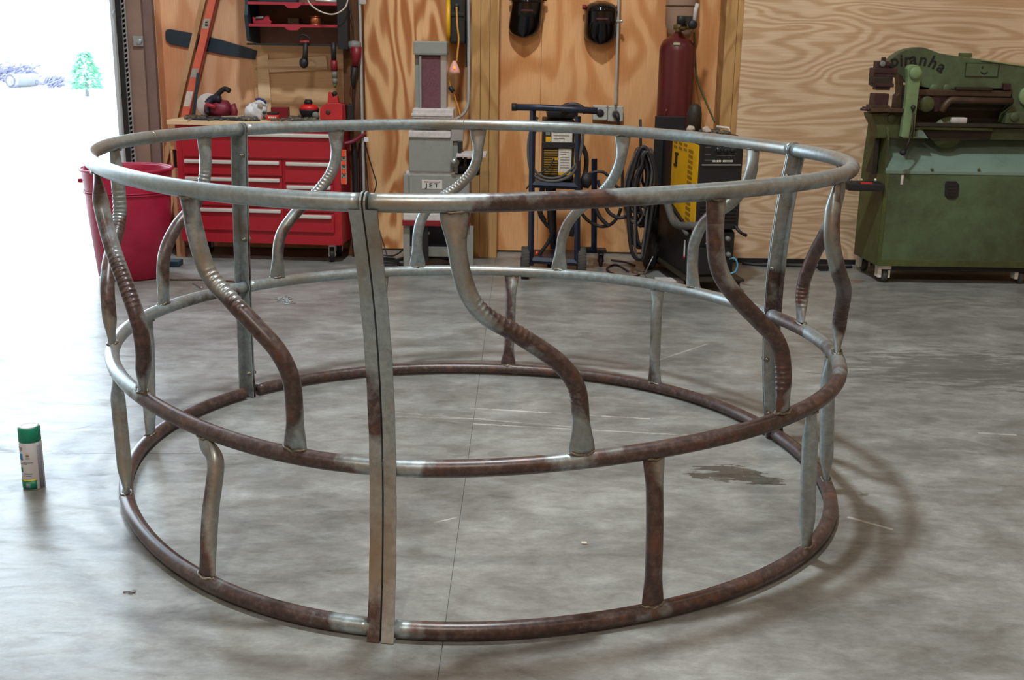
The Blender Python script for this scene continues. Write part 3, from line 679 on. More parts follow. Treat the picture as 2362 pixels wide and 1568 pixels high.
# bolted angle irons at the three seams
for si, sd in enumerate(SEAMS):
    prev = None
    for sgn in (-1, 1):
        T = Vector((-math.sin(R_(sd)), math.cos(R_(sd)), 0)); Nn = Vector((math.cos(R_(sd)), math.sin(R_(sd)), 0))
        rb, zb = rz('b', SEAM_L['b'][si]); rt, zt = rz('t', SEAM_L['t'][si]); rm, zm = rz('m', SEAM_L['m'][si])
        m = MB(); K = 30; L1 = []; 
        th = 0.0045; leg = 0.044; fl_ = 0.0295; g0 = 0.0022
        # profile: radial leg (with rounded end over the top rail) and outward tangential flange
        vs = []; fs = []; wr = []
        ztop = zt-TR*0.62
        for i in range(K+1):
            u = i/K; z = 0.002+(ztop-0.002)*u
            r = q3(z, zm, zt, rb, rm, rt)
            sdz = R_(seam_deg(si, z, zm, zt)); T = Vector((-math.sin(sdz), math.cos(sdz), 0)); Nn = Vector((math.cos(sdz), math.sin(sdz), 0))
            base = Vector((CX, CY, z))+Nn*r
            ro = TR+0.006+0.006*max(0.0, 1-z/0.14); ri = -TR*0.95
            jitter = 0.0006*math.sin(i*1.7+si)
            pr = [(g0, ri), (g0+th, ri), (g0+th, ro-th), (g0+fl_+jitter, ro-th), (g0+fl_+jitter, ro), (g0, ro)]
            for t_, n_ in pr: vs.append(base+T*(t_*sgn)+Nn*n_); wr.append(0.28+(0.35 if (z < 0.10 or 0.46 < z < 0.62) and sgn < 0 else 0))
        for i in range(K):
            for q in range(6): fs.append((i*6+q, i*6+(q+1) % 6, (i+1)*6+(q+1) % 6, (i+1)*6+q))
        fs.append(tuple(range(6))); fs.append(tuple(K*6+q for q in range(6)))
        m.add(vs, fs, False, wr)
        bar = part('joint_angle', m, MT['steel'], feeder)
        # rounded end plate around the top rail and the lower rails
        for kk in 'tm':
            r, z = rz(kk, SEAM_L[kk][si]); sdz = R_(SEAM_L[kk][si]); T = Vector((-math.sin(sdz), math.cos(sdz), 0)); Nn = Vector((math.cos(sdz), math.sin(sdz), 0)); c0 = Vector((CX, CY, z))+Nn*r
            mm = MB(); R2 = TR+0.0035; vs = []; fs = []; nn = 20
            for o_ in (g0, g0+th):
                for q in range(nn):
                    a = 2*PI*q/nn; vs.append(c0+T*(o_*sgn)+Nn*(math.cos(a)*R2)+Vector((0, 0, math.sin(a)*R2)))
            fs = [tuple(range(nn)), tuple(range(2*nn-1, nn-1, -1))]+[(q, (q+1) % nn, nn+(q+1) % nn, nn+q) for q in range(nn)]
            mm.add(vs, fs, False, 0.3); part('end_plate', mm, MT['steel'], bar)
        prev = bar
    for zz in (0.10, 0.30, 0.62, 0.93):
        r = q3(zz, zm, zt, rb, rm, rt)
        sdz = R_(seam_deg(si, zz, zm, zt)); T = Vector((-math.sin(sdz), math.cos(sdz), 0)); Nn = Vector((math.cos(sdz), math.sin(sdz), 0))
        c0 = Vector((CX, CY, zz))+Nn*(r-TR*0.5)
        mm = MB()
        for sg in (-1, 1):
            mm.tube([c0+T*(sg*0.0067), c0+T*(sg*0.0145)], 0.0085, 6)
        mm.tube([c0-T*0.018, c0+T*0.022], 0.0045, 8)
        part('bolt', mm, MT['weld'], feeder)
MT['redd2'] = flat('worn_red_plastic_housing', 'b4242c', 0.45)
# ---------------------------------------------------------------- spray can
c = F(70, 1131); c.y += 0.033; c.x -= 0.001
can = thing('spray_can', 'spray paint can with green cap standing on the floor at the left', 'spray can', (c.x, c.y, 0), 0.10)
m = MB(); m.lathe([(0.030, 0.0), (0.0325, 0.003), (0.0325, 0.145), (0.031, 0.150)], (0, 0, 0), 32); part('can_body', m, MT['canwhite'], can, True)
m = MB(); m.lathe([(0.0305, 0.149), (0.0325, 0.152), (0.0318, 0.193), (0.030, 0.196), (0.027, 0.1965)], (0, 0, 0), 32); cap = part('cap', m, MT['greencap'], can, True)
m = MB(); m.lathe([(0.0290, 0.1962), (0.0285, 0.1985), (0.0225, 0.1992), (0.021, 0.1975), (0.0001, 0.1975)], (0, 0, 0), 28); part('lid_disc', m, MT['white'], cap, True, 'white disc on top of the green cap')
def wrap(name, z0, z1, a0, a1, mat, slant=0.0, root=can, r=0.0331, n=16):
    m = MB(); vs = []; fs = []
    for i in range(n+1):
        a = R_(a0+(a1-a0)*i/n); dz = slant*math.sin(PI*i/n)
        for z in (z0+dz, z1+dz):
            for rr in (r-0.0003, r+0.0002): vs.append((rr*math.cos(a), rr*math.sin(a), z))
    for i in range(n):
        b0 = i*4; b1 = b0+4
        fs += [(b0+1, b1+1, b1+3, b0+3), (b0, b0+2, b1+2, b1), (b0, b1, b1+1, b0+1), (b0+2, b0+3, b1+3, b1+2)]
    fs += [(0, 1, 3, 2), (n*4, n*4+2, n*4+3, n*4+1)]
    m.add(vs, fs, True); return part(name, m, MT[mat], root, True)
# camera side of the can is about -90 degrees (turned by the root)
wrap('label_foot', 0.004, 0.030, 150, 302, 'greencap', -0.001)
wrap('label_stripe', 0.0295, 0.035, 150, 302, 'canyel', -0.002)
wrap('label_blue_patch', 0.096, 0.116, 212, 238, 'canblue')
wrap('label_side_text', 0.004, 0.140, 318, 345, 'cangrey')
for z, a0, a1, h in ((0.133, 208, 240, 0.004), (0.127, 212, 238, 0.004), (0.088, 240, 292, 0.003), (0.083, 220, 262, 0.003), (0.052, 240, 284, 0.003), (0.045, 236, 280, 0.003)):
    wrap('label_text_line', z, z+h, a0, a1, 'cangrey')
wrap('label_mark', 0.108, 0.118, 260, 276, 'canolive'); wrap('label_mark', 0.101, 0.105, 258, 278, 'cangrey')
wrap('label_mark', 0.058, 0.072, 216, 232, 'greencap'); wrap('label_mark', 0.008, 0.022, 246, 268, 'cangrey')

# ---------------------------------------------------------------- red bin
b0 = F(278, 650); bc = Vector((b0.x+0.015, b0.y+0.19, 0))
bn = thing('red_bin', 'large red plastic round bin by the open overhead door', 'bin', bc)
H = P(262, 385, bc.y).z
rt_ = (P(366, 385, bc.y).x-P(157, 385, bc.y).x)/2; rb_ = (P(352, 640, bc.y-0.1).x-P(195, 640, bc.y-0.1).x)/2
m = MB(); m.lathe([(rb_-0.02, 0.0), (rb_, 0.012), (rb_+(rt_-rb_)*0.55, H*0.62), (rt_-0.022, H*0.80), (rt_-0.012, H*0.955), (rt_-0.012, H-0.012), (rt_-0.016, H-0.004),
                   (rt_-0.020, H-0.012), (rt_-0.028, H*0.80), (rb_+(rt_-rb_)*0.5, H*0.6), (rb_-0.01, 0.02), (0.0001, 0.018)], bc, 48, cap=False); part('bin_body', m, MT['bin'], bn)
m = MB(); m.tube([bc+Vector(((rt_-0.006)*math.cos(a), (rt_-0.006)*math.sin(a), H-0.006)) for a in [2*PI*i/48 for i in range(48)]], 0.0085, 8, closed=True); part('rolled_rim', m, MT['bin'], bn)
m = MB()
for i in range(2): m.tube([bc+Vector(((rt_-0.018+0.002)*math.cos(a), (rt_-0.018+0.002)*math.sin(a), H*(0.80-0.02*i))) for a in [2*PI*k/48 for k in range(48)]], 0.004, 6, closed=True)
part('moulded_ridge', m, MT['bin'], bn)
for sg in (-1, 1):
    m = MB(); x = bc.x+sg*(rt_-0.004); m.box(x-0.012, bc.y-0.05, H*0.86, x+0.02, bc.y+0.05, H*0.90, 0.006); part('grip', m, MT['bin'], bn)

# ---------------------------------------------------------------- red tool chest
CYF = 6.84
fr = P(790, 590, CYF); fl0 = P(418, 560, CYF+0.07)
cw = 1.0; crot = math.atan2(-(0.085), 1.0)
crot = R_(-4.0)
ch_w = (fr.x-fl0.x)/math.cos(crot)
ch = thing('tool_chest', 'red rolling tool chest with pale drawer handles and a wooden top', 'tool chest', (fl0.x, CYF-math.sin(crot)*ch_w, 0), crot)
D = 0.33
zb = P(600, 563, CYF).z; zt = P(500, 289, CYF+0.05).z
def chz(px, py): return P(px, py, CYF+0.05).z
m = MB(); m.box(0, 0.006, zb, ch_w, D, zt, 0.006); part('chest_body', m, MT['redch'], ch, True)
m = MB(); m.box(0.01, 0.002, zb-0.001, ch_w-0.01, 0.008, zb+0.055, 0.002); part('kick_panel', m, MT['redch'], ch, True)
m = MB(); m.box(-0.035, -0.03, zt+0.001, ch_w+0.02, D+0.01, zt+0.028, 0.003); part('wooden_top', m, MT['plank'], ch, True, 'pale plywood top board')
def drawer(x0, x1, z0, z1, hx0=None, hx1=None):
    mm = MB(); mm.box(x0, -0.010, z0+0.004, x1, 0.008, z1-0.004, 0.004)
    dr = part('drawer', mm, MT['redch'], ch, True)
    hx0 = x0+0.012 if hx0 is None else hx0; hx1 = x1-0.012 if hx1 is None else hx1
    mm = MB(); mm.box(hx0, -0.030, z1-0.030, hx1, -0.010, z1-0.008, 0.006); part('handle', mm, MT['handle'], dr, True)
    mm = MB(); mm.box(x0+0.01, -0.0125, z0+0.010, x1-0.01, -0.009, z0+0.016, 0.001); part('pressed_rib', mm, MT['redch'], dr, True)
ztop = chz(680, 308); z1_ = chz(540, 368); z2_ = chz(540, 407); z3_ = chz(540, 478)
zr2 = chz(720, 424); mid = 0.655*ch_w
xl, xr = 0.045, ch_w-0.045
drawer(xl, xr, z1_+0.008, ztop+0.012)
drawer(xl, mid-0.008, z2_+0.006, z1_+0.006); drawer(xl, mid-0.008, z3_+0.006, z2_+0.004); drawer(xl, mid-0.008, zb+0.07, z3_+0.004)
drawer(mid+0.008, xr, zr2+0.006, z1_+0.004); drawer(mid+0.008, xr, z3_-0.02, zr2+0.004); drawer(mid+0.008, xr, zb+0.07, z3_-0.022)
def caster(root, x, y, r=0.055, w_=0.028, z_top=None, mat='wheel', fork='conduit', local=True, yaw=0.0, name='caster'):
    zt_ = z_top if z_top else 2.35*r
    RM = Matrix.Translation((x, y, 0)) @ Matrix.Rotation(yaw, 4, 'Z')
    m = MB(); m.lathe([(0.001, -w_/2), (r*0.9, -w_/2), (r, -w_*0.35), (r, w_*0.35), (r*0.9, w_/2), (0.001, w_/2)], (0, 0, r+0.0008), 20, 'x', cap=False)
    m.v = [tuple(RM @ Vector(v)) for v in m.v]
    k = MB(); 
    for s_ in (-1, 1): k.box(s_*(w_/2+0.003)-0.003, -r*0.45, r*0.75, s_*(w_/2+0.003)+0.003, r*0.45, zt_-0.006, 0.001)
    k.box(-w_/2-0.006, -r*0.5, zt_-0.02, w_/2+0.006, r*0.5, zt_-0.004, 0.002); k.box(-w_, -r*0.75, zt_-0.006, w_, r*0.75, zt_, 0.001)
    k.tube([(-w_/2-0.009, 0, r), (w_/2+0.009, 0, r)], 0.007, 8)
    k.v = [tuple(RM @ Vector(v)) for v in k.v]
    f_ = part(name, k, MT[fork], root, local); part('wheel', m, MT[mat], f_, local); return f_
for x, y, yw in ((0.09, 0.07, 0.5), (ch_w-0.08, 0.07, 0.2), (0.09, D-0.07, 0.0), (ch_w-0.08, D-0.07, 0.3)): caster(ch, x, y, 0.047, 0.03, zb-0.0005, 'black', 'conduit', True, yw)
# chest lettering, partly hidden by the ring
def letters(txt, size, depth=0.0006, bold=0.0):
    cu = bpy.data.curves.new('lettering', 'FONT'); cu.body = txt; cu.size = size; cu.extrude = depth; cu.align_x = 'CENTER'; cu.offset = bold; cu.resolution_u = 3
    o = bpy.data.objects.new('lettering', cu); COL.objects.link(o); bpy.context.view_layer.update()
    me = bpy.data.meshes.new_from_object(o.evaluated_get(bpy.context.evaluated_depsgraph_get()))
    v = [x.co.copy() for x in me.vertices]; f = [tuple(p.vertices) for p in me.polygons]
    bpy.data.objects.remove(o); return v, f
v, f = letters('HUSKY', 0.045)
m = MB(); zz = chz(720, 306)+0.010; m.add([Vector((p.x*0.95+ch_w*0.895, -0.0005-p.z, zz+p.y)) for p in v], f)
part('lettering', m, MT['paper'], ch, True, 'pale raised maker lettering')
# things hung on the chest's right side
def on_side(name, mb, mat, label, cat): pass
# spirit level hanging on the side
Mr = Matrix.Translation(ch.location) @ Matrix.Rotation(crot, 4, 'Z')
lv0 = Mr @ Vector((ch_w+0.002, 0.01, 0))
zl0, zl1 = P(795, 425, CYF).z, P(795, 346, CYF).z
lvl = thing('spirit_level', 'bright orange spirit level hung upright at the right edge of the red tool chest', 'level', (lv0.x+0.016, lv0.y, zl0))
m = MB(); xw = 0.0145
for s_ in (-1, 1): m.box(lv0.x+0.016+s_*xw-0.002, lv0.y-0.010, zl0, lv0.x+0.016+s_*xw+0.002, lv0.y+0.012, zl1, 0.001)
hs = [0.17, 0.27, 0.50, 0.75]
zs_ = [zl0+(zl1-zl0)*t for t in (0.0, 0.22, 0.26, 0.47, 0.52, 0.72, 0.77, 1.0)]
xc = lv0.x+0.016
part('level_rails', m, MT['tag'], lvl)
holes = [zl0+(zl1-zl0)*t for t in (0.245, 0.50, 0.745)]
seg = [zl0]+[h for z in holes for h in (z-0.014, z+0.014)]+[zl1]
for i in range(0, len(seg), 2):
    m = MB(); m.box(xc-xw, lv0.y-0.006, seg[i], xc+xw, lv0.y+0.010, seg[i+1], 0.001); part('level_web', m, MT['orange'], lvl)
for z in holes:
    m = MB(); m.tube([Vector((xc+0.0105*math.cos(a), lv0.y+0.002, z+0.0105*math.sin(a))) for a in [2*PI*k/20 for k in range(20)]], 0.0032, 6, closed=True); rg = part('vial_ring', m, MT['tag'], lvl)
    m = MB(); m.disc((xc, lv0.y+0.006, z), 0.0085, 0.004); part('vial', m, MT['greeno'], rg)

# cables and a dark hose hung between chest and wall
def cable(name, pts, r, mat, label, cat='cable', group=None, sub=8):
    m = MB(); m.tube(smooth_path(pts, sub), r, 8); return single(name, m, MT[mat], label, cat, group)
cable('hanging_cable', [P(840, 318, 7.15), P(850, 360, 7.15), P(862, 400, 7.15), P(868, 425, 7.15), P(858, 452, 7.14), P(850, 440, 7.13), P(846, 390, 7.13), P(839, 320, 7.13)], 0.004, 'cable', 'thin black cable loop hanging beside the right side of the tool chest')
cable('hanging_cable', [P(815, 318, 7.12), P(822, 400, 7.1), P(830, 470, 7.1), P(862, 500, 7.08), P(884, 560, 7.0), P(893, 590, 6.95), F(900, 602, .006)], 0.004, 'cable', 'thin black cable running down to the floor left of the grey sander')
cable('hose', [P(814, 320, 7.05), P(819, 380, 7.05), P(820, 460, 7.05), P(820, 540, 7.05), P(818, 572, 7.05)], 0.017, 'black', 'dark hose hanging down the side of the red tool chest', 'hose')
cable('hose', [P(831, 330, 7.1), P(832, 400, 7.1), P(831, 480, 7.1), P(831, 560, 7.1)], 0.011, 'rustd', 'dusky brown hose hanging right of the tool chest', 'hose')
q = P(845, 322, 7.0); m = MB(); m.box(q.x-0.014, q.y, q.z-0.014, q.x+0.014, q.y+0.012, q.z+0.014, 0.003)
single('cable_tag', m, MT['white'], 'small white tag on the cables right of the tool chest', 'tag')
cable('maroon_strap', [P(790, 332, 6.98), P(812, 327, 7.0), P(830, 316, 7.05), P(842, 310, 7.1)], 0.012, 'maroonp', 'maroon strap stretched behind the corner of the tool chest', 'strap')
pts = []
q = F(884, 612, 0.008)
for i in range(70):
    a = i*0.42; pts.append(q+Vector((0.11*math.cos(a)*(1-0.004*i), 0.07*math.sin(a)*(1-0.003*i), 0.0006*i)))
m = MB(); m.tube(pts, 0.005, 6); single('coiled_cable', m, MT['cable'], 'black cable coiled on the floor between tool chest and sander', 'cable')
cable('floor_cable', [F(865, 585, .006), F(905, 590, .006), P(930, 575, 7.05), P(940, 555, 7.1)], 0.005, 'cable', 'black cable lying along the foot of the wall left of the sander')

# ---------------------------------------------------------------- things on the chest top
ztp = zt+0.0285
def top_at(px, dy=0.12):
    """point on the chest top under picture column px"""
    loc = P(px, 285, CYF+0.05+dy); return Vector((loc.x, loc.y, ztp))
# grinder / cut-off saw
q = top_at(500, 0.16); sc_ = 7.05/2614*1.02
def S(px, py, Y): return P(px, py, Y)
saw = thing('cutoff_saw', 'maroon and black power saw with pale round guard on the chest top', 'saw', q)
m = MB(); c_ = P(481, 243, q.y+0.03); m.lathe([(0.001, -0.012), (0.066, -0.012), (0.073, -0.004), (0.073, 0.004), (0.066, 0.012), (0.001, 0.012)], c_, 30, 'y', cap=False); part('blade_guard', m, MT['greyl'], saw)
m = MB(); m.blob((P(505, 250, q.y).x, q.y, P(505, 250, q.y).z), (0.085, 0.07, 0.055), 10, 0.3, 3); part('motor_housing', m, MT['maroonp'], saw)
m = MB(); m.tube(smooth_path([P(478, 262, q.y-.06), P(488, 235, q.y-.03), P(505, 215, q.y-.02), P(518, 205, q.y-.02), P(530, 210, q.y-.03)], 5), 0.0155, 10); part('handle', m, MT['blackm'], saw)
m = MB(); m.tube(smooth_path([P(478, 240, q.y-.05), P(490, 228, q.y-.04), P(508, 228, q.y-.05)], 5), 0.022, 10); part('front_grip', m, MT['navy'], saw)
m = MB(); m.tube([P(535, 240, q.y), P(541, 258, q.y), P(538, 270, q.y)], 0.022, 12); part('motor_cap', m, MT['maroonp'], saw)
m = MB(); m.tube([P(475, 240, q.y-.08), P(497, 247, q.y-.08)], 0.012, 10); part('side_lever', m, MT['redshelf'], saw)
m = MB(); a = P(462, 266, q.y-0.07); b_ = P(540, 276, q.y); m.box(a.x, q.y-0.08, ztp, b_.x, q.y+0.07, ztp+0.014, 0.004); part('base_shoe', m, MT['blackm'], saw)
# white lump: respirator
q = top_at(592, 0.14); rs = thing('respirator', 'white rounded respirator with a navy rim on the chest top', 'respirator', q)
m = MB(); cc = P(597, 252, q.y); m.blob((cc.x, q.y, cc.z-0.005), (0.052, 0.05, 0.058), 12, 0.35, 5); cc = P(577, 258, q.y-0.02); m.blob((cc.x, q.y-0.02, cc.z), (0.036, 0.04, 0.048), 10, 0.3, 9); part('shell', m, MT['white'], rs)
m = MB(); m.tube(smooth_path([P(590, 229, q.y-.04), P(600, 228, q.y-.05), P(610, 233, q.y-.045), P(613, 238, q.y-.03)], 5), 0.007, 8); part('rim', m, MT['purple'], rs)
m = MB(); a = P(600, 243, q.y-.052); m.disc(a, 0.016, 0.012); part('valve', m, MT['tag'], rs)
m = MB(); a = P(609, 260, q.y-.055); m.disc(a, 0.010, 0.012); part('strap_buckle', m, MT['teal'], rs)
# red cases
m = MB(); a = P(624, 247, top_at(644, 0.2).y); b_ = P(664, 273, a.y); m.box(a.x, a.y, ztp, b_.x, a.y+0.07, a.z, 0.004); single('red_case', m, MT['redd'], 'dark red rectangular case standing on the chest top', 'case')
q = top_at(628, 0.07); bt = thing('battery_pack', 'small red battery pack with a black base in front of the dark red case', 'battery', q)
a = P(613, 261, q.y); b_ = P(643, 279, q.y)
m = MB(); m.box(a.x, q.y, ztp, b_.x, q.y+0.06, a.z-0.010, 0.006); part('pack_body', m, MT['red'], bt)
m = MB(); m.box(a.x+0.006, q.y+0.004, a.z-0.010, b_.x-0.006, q.y+0.05, a.z+0.006, 0.005); part('pack_top', m, MT['blackm'], bt)
for k in range(4):
    m = MB(); x_ = (a.x+b_.x)/2-0.024+k*0.013; m.box(x_, q.y-0.002, ztp+0.013, x_+0.009, q.y, ztp+0.024); part('pale_print_mark', m, MT['paper'], bt)
# red and black round charger radio
q = top_at(712, 0.13); rd = thing('site_light', 'round red and black cordless tool with a black knob on the chest top', 'power tool', q)
a = P(690, 253, q.y); b_ = P(737, 278, q.y); cx_ = (a.x+b_.x)/2; rr_ = (b_.x-a.x)/2; zk = P(712, 252, q.y).z; zk2 = P(712, 243, q.y).z
m = MB(); m.lathe([(rr_*0.55, ztp), (rr_*0.75, ztp+0.02), (rr_*0.98, zk-0.008), (rr_, zk)], (cx_, q.y, 0), 24); part('base', m, MT['blackm'], rd)
m = MB(); m.lathe([(rr_, zk), (rr_*0.8, zk2-0.002), (rr_*0.45, zk2+0.008), (0.001, zk2+0.008)], (cx_, q.y, 0), 24); part('dome', m, MT['red'], rd)
m = MB(); m.lathe([(0.024, zk2+0.006), (0.027, zk2+0.018), (0.020, zk2+0.034), (0.001, zk2+0.036)], (cx_-0.004, q.y, 0), 16); part('knob', m, MT['blackm'], rd)
m = MB(); a2 = P(728, 265, q.y-rr_*0.8); m.disc(a2, 0.019, 0.03); part('lens', m, MT['greyd'], rd)
# red jack
q = top_at(768, 0.12); jk = thing('red_tool_body', 'bulky red portable tool with an upright neck at the right end of the chest top', 'power tool', q)
m = MB(); m.prism([(738, 250), (748, 240), (755, 238), (785, 238), (790, 244), (790, 276), (738, 276)], q.y-0.03, 0.09, 0.004); part('tool_housing', m, MT['redd2'], jk)
m = MB(); m.prism([(757, 212), (764, 214), (768, 224), (778, 222), (781, 240), (755, 240)], q.y-0.02, 0.05, 0.004); part('neck', m, MT['redd2'], jk)
m = MB(); m.blob(P(772, 216, q.y-0.01), 0.015, 8, 0.05); part('knob', m, MT['blackm'], jk)
m = MB(); m.disc(P(757, 259, q.y-0.03), 0.015, 0.008); part('port', m, MT['rustd'], jk)
m = MB(); m.prism([(785, 238), (796, 241), (798, 276), (786, 276)], q.y-0.01, 0.08, 0.004); part('end_cover', m, MT['redd'], jk)
q = top_at(808, 0.12); m = MB(); a = P(800, 240, q.y); b_ = P(815, 276, q.y); m.box(a.x, q.y, ztp, b_.x, q.y+0.06, a.z, 0.006); single('black_battery', m, MT['blackm'], 'upright black block beside the bulky red tool', 'battery')
# loose scraps on the top (cannot be counted)
m = MB()
for i in range(260):
    px = random.uniform(432, 735); q = top_at(px, random.uniform(-0.02, 0.30)); s_ = random.uniform(0.006, 0.022)
    RM = Matrix.Translation(q+Vector((0, 0, s_*0.35+0.003))) @ Matrix.Rotation(random.uniform(0, PI), 4, 'Z') @ Matrix.Rotation(random.uniform(-0.3, 0.3), 4, 'X')
    m.box(-s_, -s_*0.4, -s_*0.3, s_, s_*0.4, s_*0.3, 0, RM)
for i in range(60):
    q = top_at(random.choice([random.uniform(560, 590), random.uniform(670, 730)]), random.uniform(-0.02, 0.25))
    m.blob(q+Vector((0, 0, 0.012)), (random.uniform(.010, .022), .02, .012), 5, 0.3, i)
single('loose_scraps', m, MT['scrap'], 'loose bits, sockets and shavings scattered over the chest top', 'scraps', stuff=True)
m = MB(); q = top_at(555, 0.16); m.add(*[([q+Vector((x*0.10, y*0.06, 0.018+0.012*noise.noise(Vector((x*2, y*2, 4))))) for y in (-1, -.5, 0, .5, 1) for x in (-1, -.6, -.2, .2, .6, 1)], [(j*6+i, j*6+i+1, j*6+i+7, j*6+i+6) for j in range(4) for i in range(5)])][0])
o = single('shop_rag', m, MT['rag'], 'crumpled pale cloth between the maroon saw and the white respirator', 'cloth'); md = o.modifiers.new('s', 'SOLIDIFY'); md.thickness = 0.012
cable('floppy_cord', [top_at(440, -.01)+Vector((0, 0, .008)), top_at(470, -.015)+Vector((0, 0, .006)), top_at(520, -.01)+Vector((0, 0, .01)), top_at(570, -.012)+Vector((0, 0, .006)), top_at(600, -.005)+Vector((0, 0, .006))], 0.006, 'navy', 'dark cord lying along the front edge of the chest top')

# ---------------------------------------------------------------- wall behind the chest
m = MB(); m.rect(592, 100, 796, 560, WY-0.012, 0.011, 0.001); bd = single('backing_board', m, MT['board'], 'tan particle board fixed to the wall behind the tool chest', 'board')
m = MB(); m.prism([(593, 132), (618, 124), (628, 290), (598, 290)], WY-0.030, 0.017, 0.001); single('wall_batten', m, MT['plank'], 'pale upright batten at the left edge of the tan backing board', 'plank')
m = MB(); m.prism([(615, 138), (752, 129), (756, 160), (622, 167)], WY-0.034, 0.020, 0.0015); single('wall_plank', m, MT['plank'], 'short pale plank nailed level on the tan backing board', 'plank')
# dark blue bar on the wall
m = MB(); m.prism([(381, 74), (384, 68), (392, 67), (452, 78), (512, 92), (593, 117), (589, 138), (520, 127), (392, 102), (382, 92)], WY-0.016, 0.014, 0.003)
single('wall_bar', m, MT['teal'], 'dark blue flat steel bar fixed aslant on the plywood behind the ladder', 'bar')
# leaning ladder and timber
Yl = 7.0
def lean(name, a, b_, wpx, Y0, Y1, depth, mat, parent=None, label=None, th=None):
    p0 = P(a[0], a[1], Y0); p1 = P(b_[0], b_[1], Y1); p0.z = max(p0.z, 0.001) if a[1] > 500 else p0.z
    hw = Vector((wpx/2*0.00272, 0, 0)); dv = Vector((0, depth, 0))
    m = MB(); vs = [p0-hw, p0+hw, p0+hw+dv, p0-hw+dv, p1-hw, p1+hw, p1+hw+dv, p1-hw+dv]
    m.add(vs, [(0, 3, 2, 1), (4, 5, 6, 7), (0, 1, 5, 4), (1, 2, 6, 5), (2, 3, 7, 6), (3, 0, 4, 7)]); return m, p0, p1
b0_, t0_ = (356, 585), (543, -220)
m, p0, p1 = lean('rail', b0_, t0_, 19, 7.225, 7.225, 0.030, 'ladder')
p0.z = 0.001; m, p0, p1 = lean('rail', b0_, t0_, 19, 7.225, 7.225, 0.030, 'ladder')
m.v = [(v[0], v[1], max(v[2], 0.001)) for v in m.v]
ld = thing('step_ladder', 'folded orange fibreglass ladder leaning edge-on against the plywood wall', 'ladder', (p0.x, p0.y, 0))
r1 = part('ladder_rail', m, MT['ladder'], ld)
m2 = MB(); m2.v = [tuple(Vector(v)+Vector((-0.014, 0.055, 0))) for v in m.v]; m2.f = list(m.f); m2.a = list(m.a); m2.sm = list(m.sm); part('ladder_rail', m2, MT['ladder'], ld)
for i in range(9):
    t = 0.08+i*0.105; q = p0.lerp(p1, t); m = MB(); m.box(q.x-0.015, q.y+0.030, q.z-0.012, q.x+0.010, q.y+0.056, q.z+0.012, 0.003); part('rung', m, MT['alu'], ld)
m = MB(); hw = 0.0028
q0 = p0+Vector((0.024, -0.012, 0)); q1 = p1+Vector((0.024, -0.012, 0)); m.add([q0-Vector((hw, 0, 0)), q0+Vector((hw, 0, 0)), q0+Vector((hw, .012, 0)), q0+Vector((-hw, .012, 0)), q1-Vector((hw, 0, 0)), q1+Vector((hw, 0, 0)), q1+Vector((hw, .012, 0)), q1+Vector((-hw, .012, 0))], [(0, 3, 2, 1), (4, 5, 6, 7), (0, 1, 5, 4), (1, 2, 6, 5), (2, 3, 7, 6), (3, 0, 4, 7)])
part('rail_flange', m, MT['redd'], ld)
for (py, h, mt) in ((54, 22, 'tag'), (168, 20, 'tag'), (228, 34, 'paper')):
    t = (585-py)/805.0; q = p0.lerp(p1, t); q = Vector((q.x, q.y, P(440, py, q.y).z)); dx = (p1.x-p0.x)/(p1.z-p0.z); hh = h*0.00135
    m = MB(); m.add([(q.x+sx*0.020+sz*hh*dx, q.y-0.002+yy, q.z+sz*hh) for yy in (0, 0.001) for sz in (-1, 1) for sx in (-1, 1)], [(0, 1, 3, 2), (4, 6, 7, 5), (0, 4, 5, 1), (2, 3, 7, 6), (0, 2, 6, 4), (1, 5, 7, 3)])
    lb = part('rail_label', m, MT[mt], ld)
    if py == 54:
        m = MB(); m.box(q.x-0.006, q.y-0.0035, q.z-0.014, q.x+0.010, q.y-0.002, q.z-0.004); m.box(q.x-0.004, q.y-0.0035, q.z+0.004, q.x+0.010, q.y-0.002, q.z+0.013); part('printed_mark', m, MT['ink'], lb)
m, a_, b_ = lean('timber', (332, 585), (518, -210), 12, 7.23, 7.23, 0.035, 'stud')
m.v = [(v[0], v[1], max(v[2], 0.001)) for v in m.v]
single('leaning_stud', m, MT['stud'], 'slim pale wooden stud leaning just left of the orange ladder', 'timber')
m, a_, b_ = lean('timber', (368, 590), (405, 400), 15, 6.93, 7.02, 0.02, 'stud')
m.v = [(v[0], v[1], max(v[2], 0.001)) for v in m.v]
single('short_timber', m, MT['stud'], 'short tan board leaning between the red bin and the tool chest', 'timber')
m, a_, b_ = lean('bar', (445, 276), (457, 168), 7, 7.19, 7.19, 0.01, 'teal')
single('dark_flat_bar', m, MT['teal'], 'thin dark flat bar standing between the ladder and the maroon saw', 'bar')
# pinkish slotted board next to the chest
q0 = P(397, 575, 6.98); q1 = P(414, 300, 7.0); cr_ = thing('slotted_board', 'pinkish orange slotted board standing on end left of the tool chest', 'board', (q0.x, q0.y, 0))
sx0, sx1 = P(399, 450, 6.98).x, P(419, 450, 6.98).x; zt2 = P(405, 296, 6.98).z; zs0, zs1 = P(405, 387, 6.98).z, P(405, 345, 6.98).z
for a, b_ in ((0.0, zs0), (zs1, zt2)):
    m = MB(); m.box(sx0, 6.98, a, sx1, 7.01, b_, 0.004); part('board_panel', m, MT['stud'], cr_)
for a, b_ in ((sx0, sx0+0.012), (sx1-0.010, sx1)):
    m = MB(); m.box(a, 6.98, zs0, b_, 7.01, zs1, 0.002); part('slot_edge', m, MT['stud'], cr_)
m = MB(); m.box(sx0+0.004, 7.006, zs0-0.01, sx1-0.004, 7.014, zs1+0.01); part('slot_dark_backing', m, MT['blackm'], cr_)  # black sheet standing in for the dark of the open slot
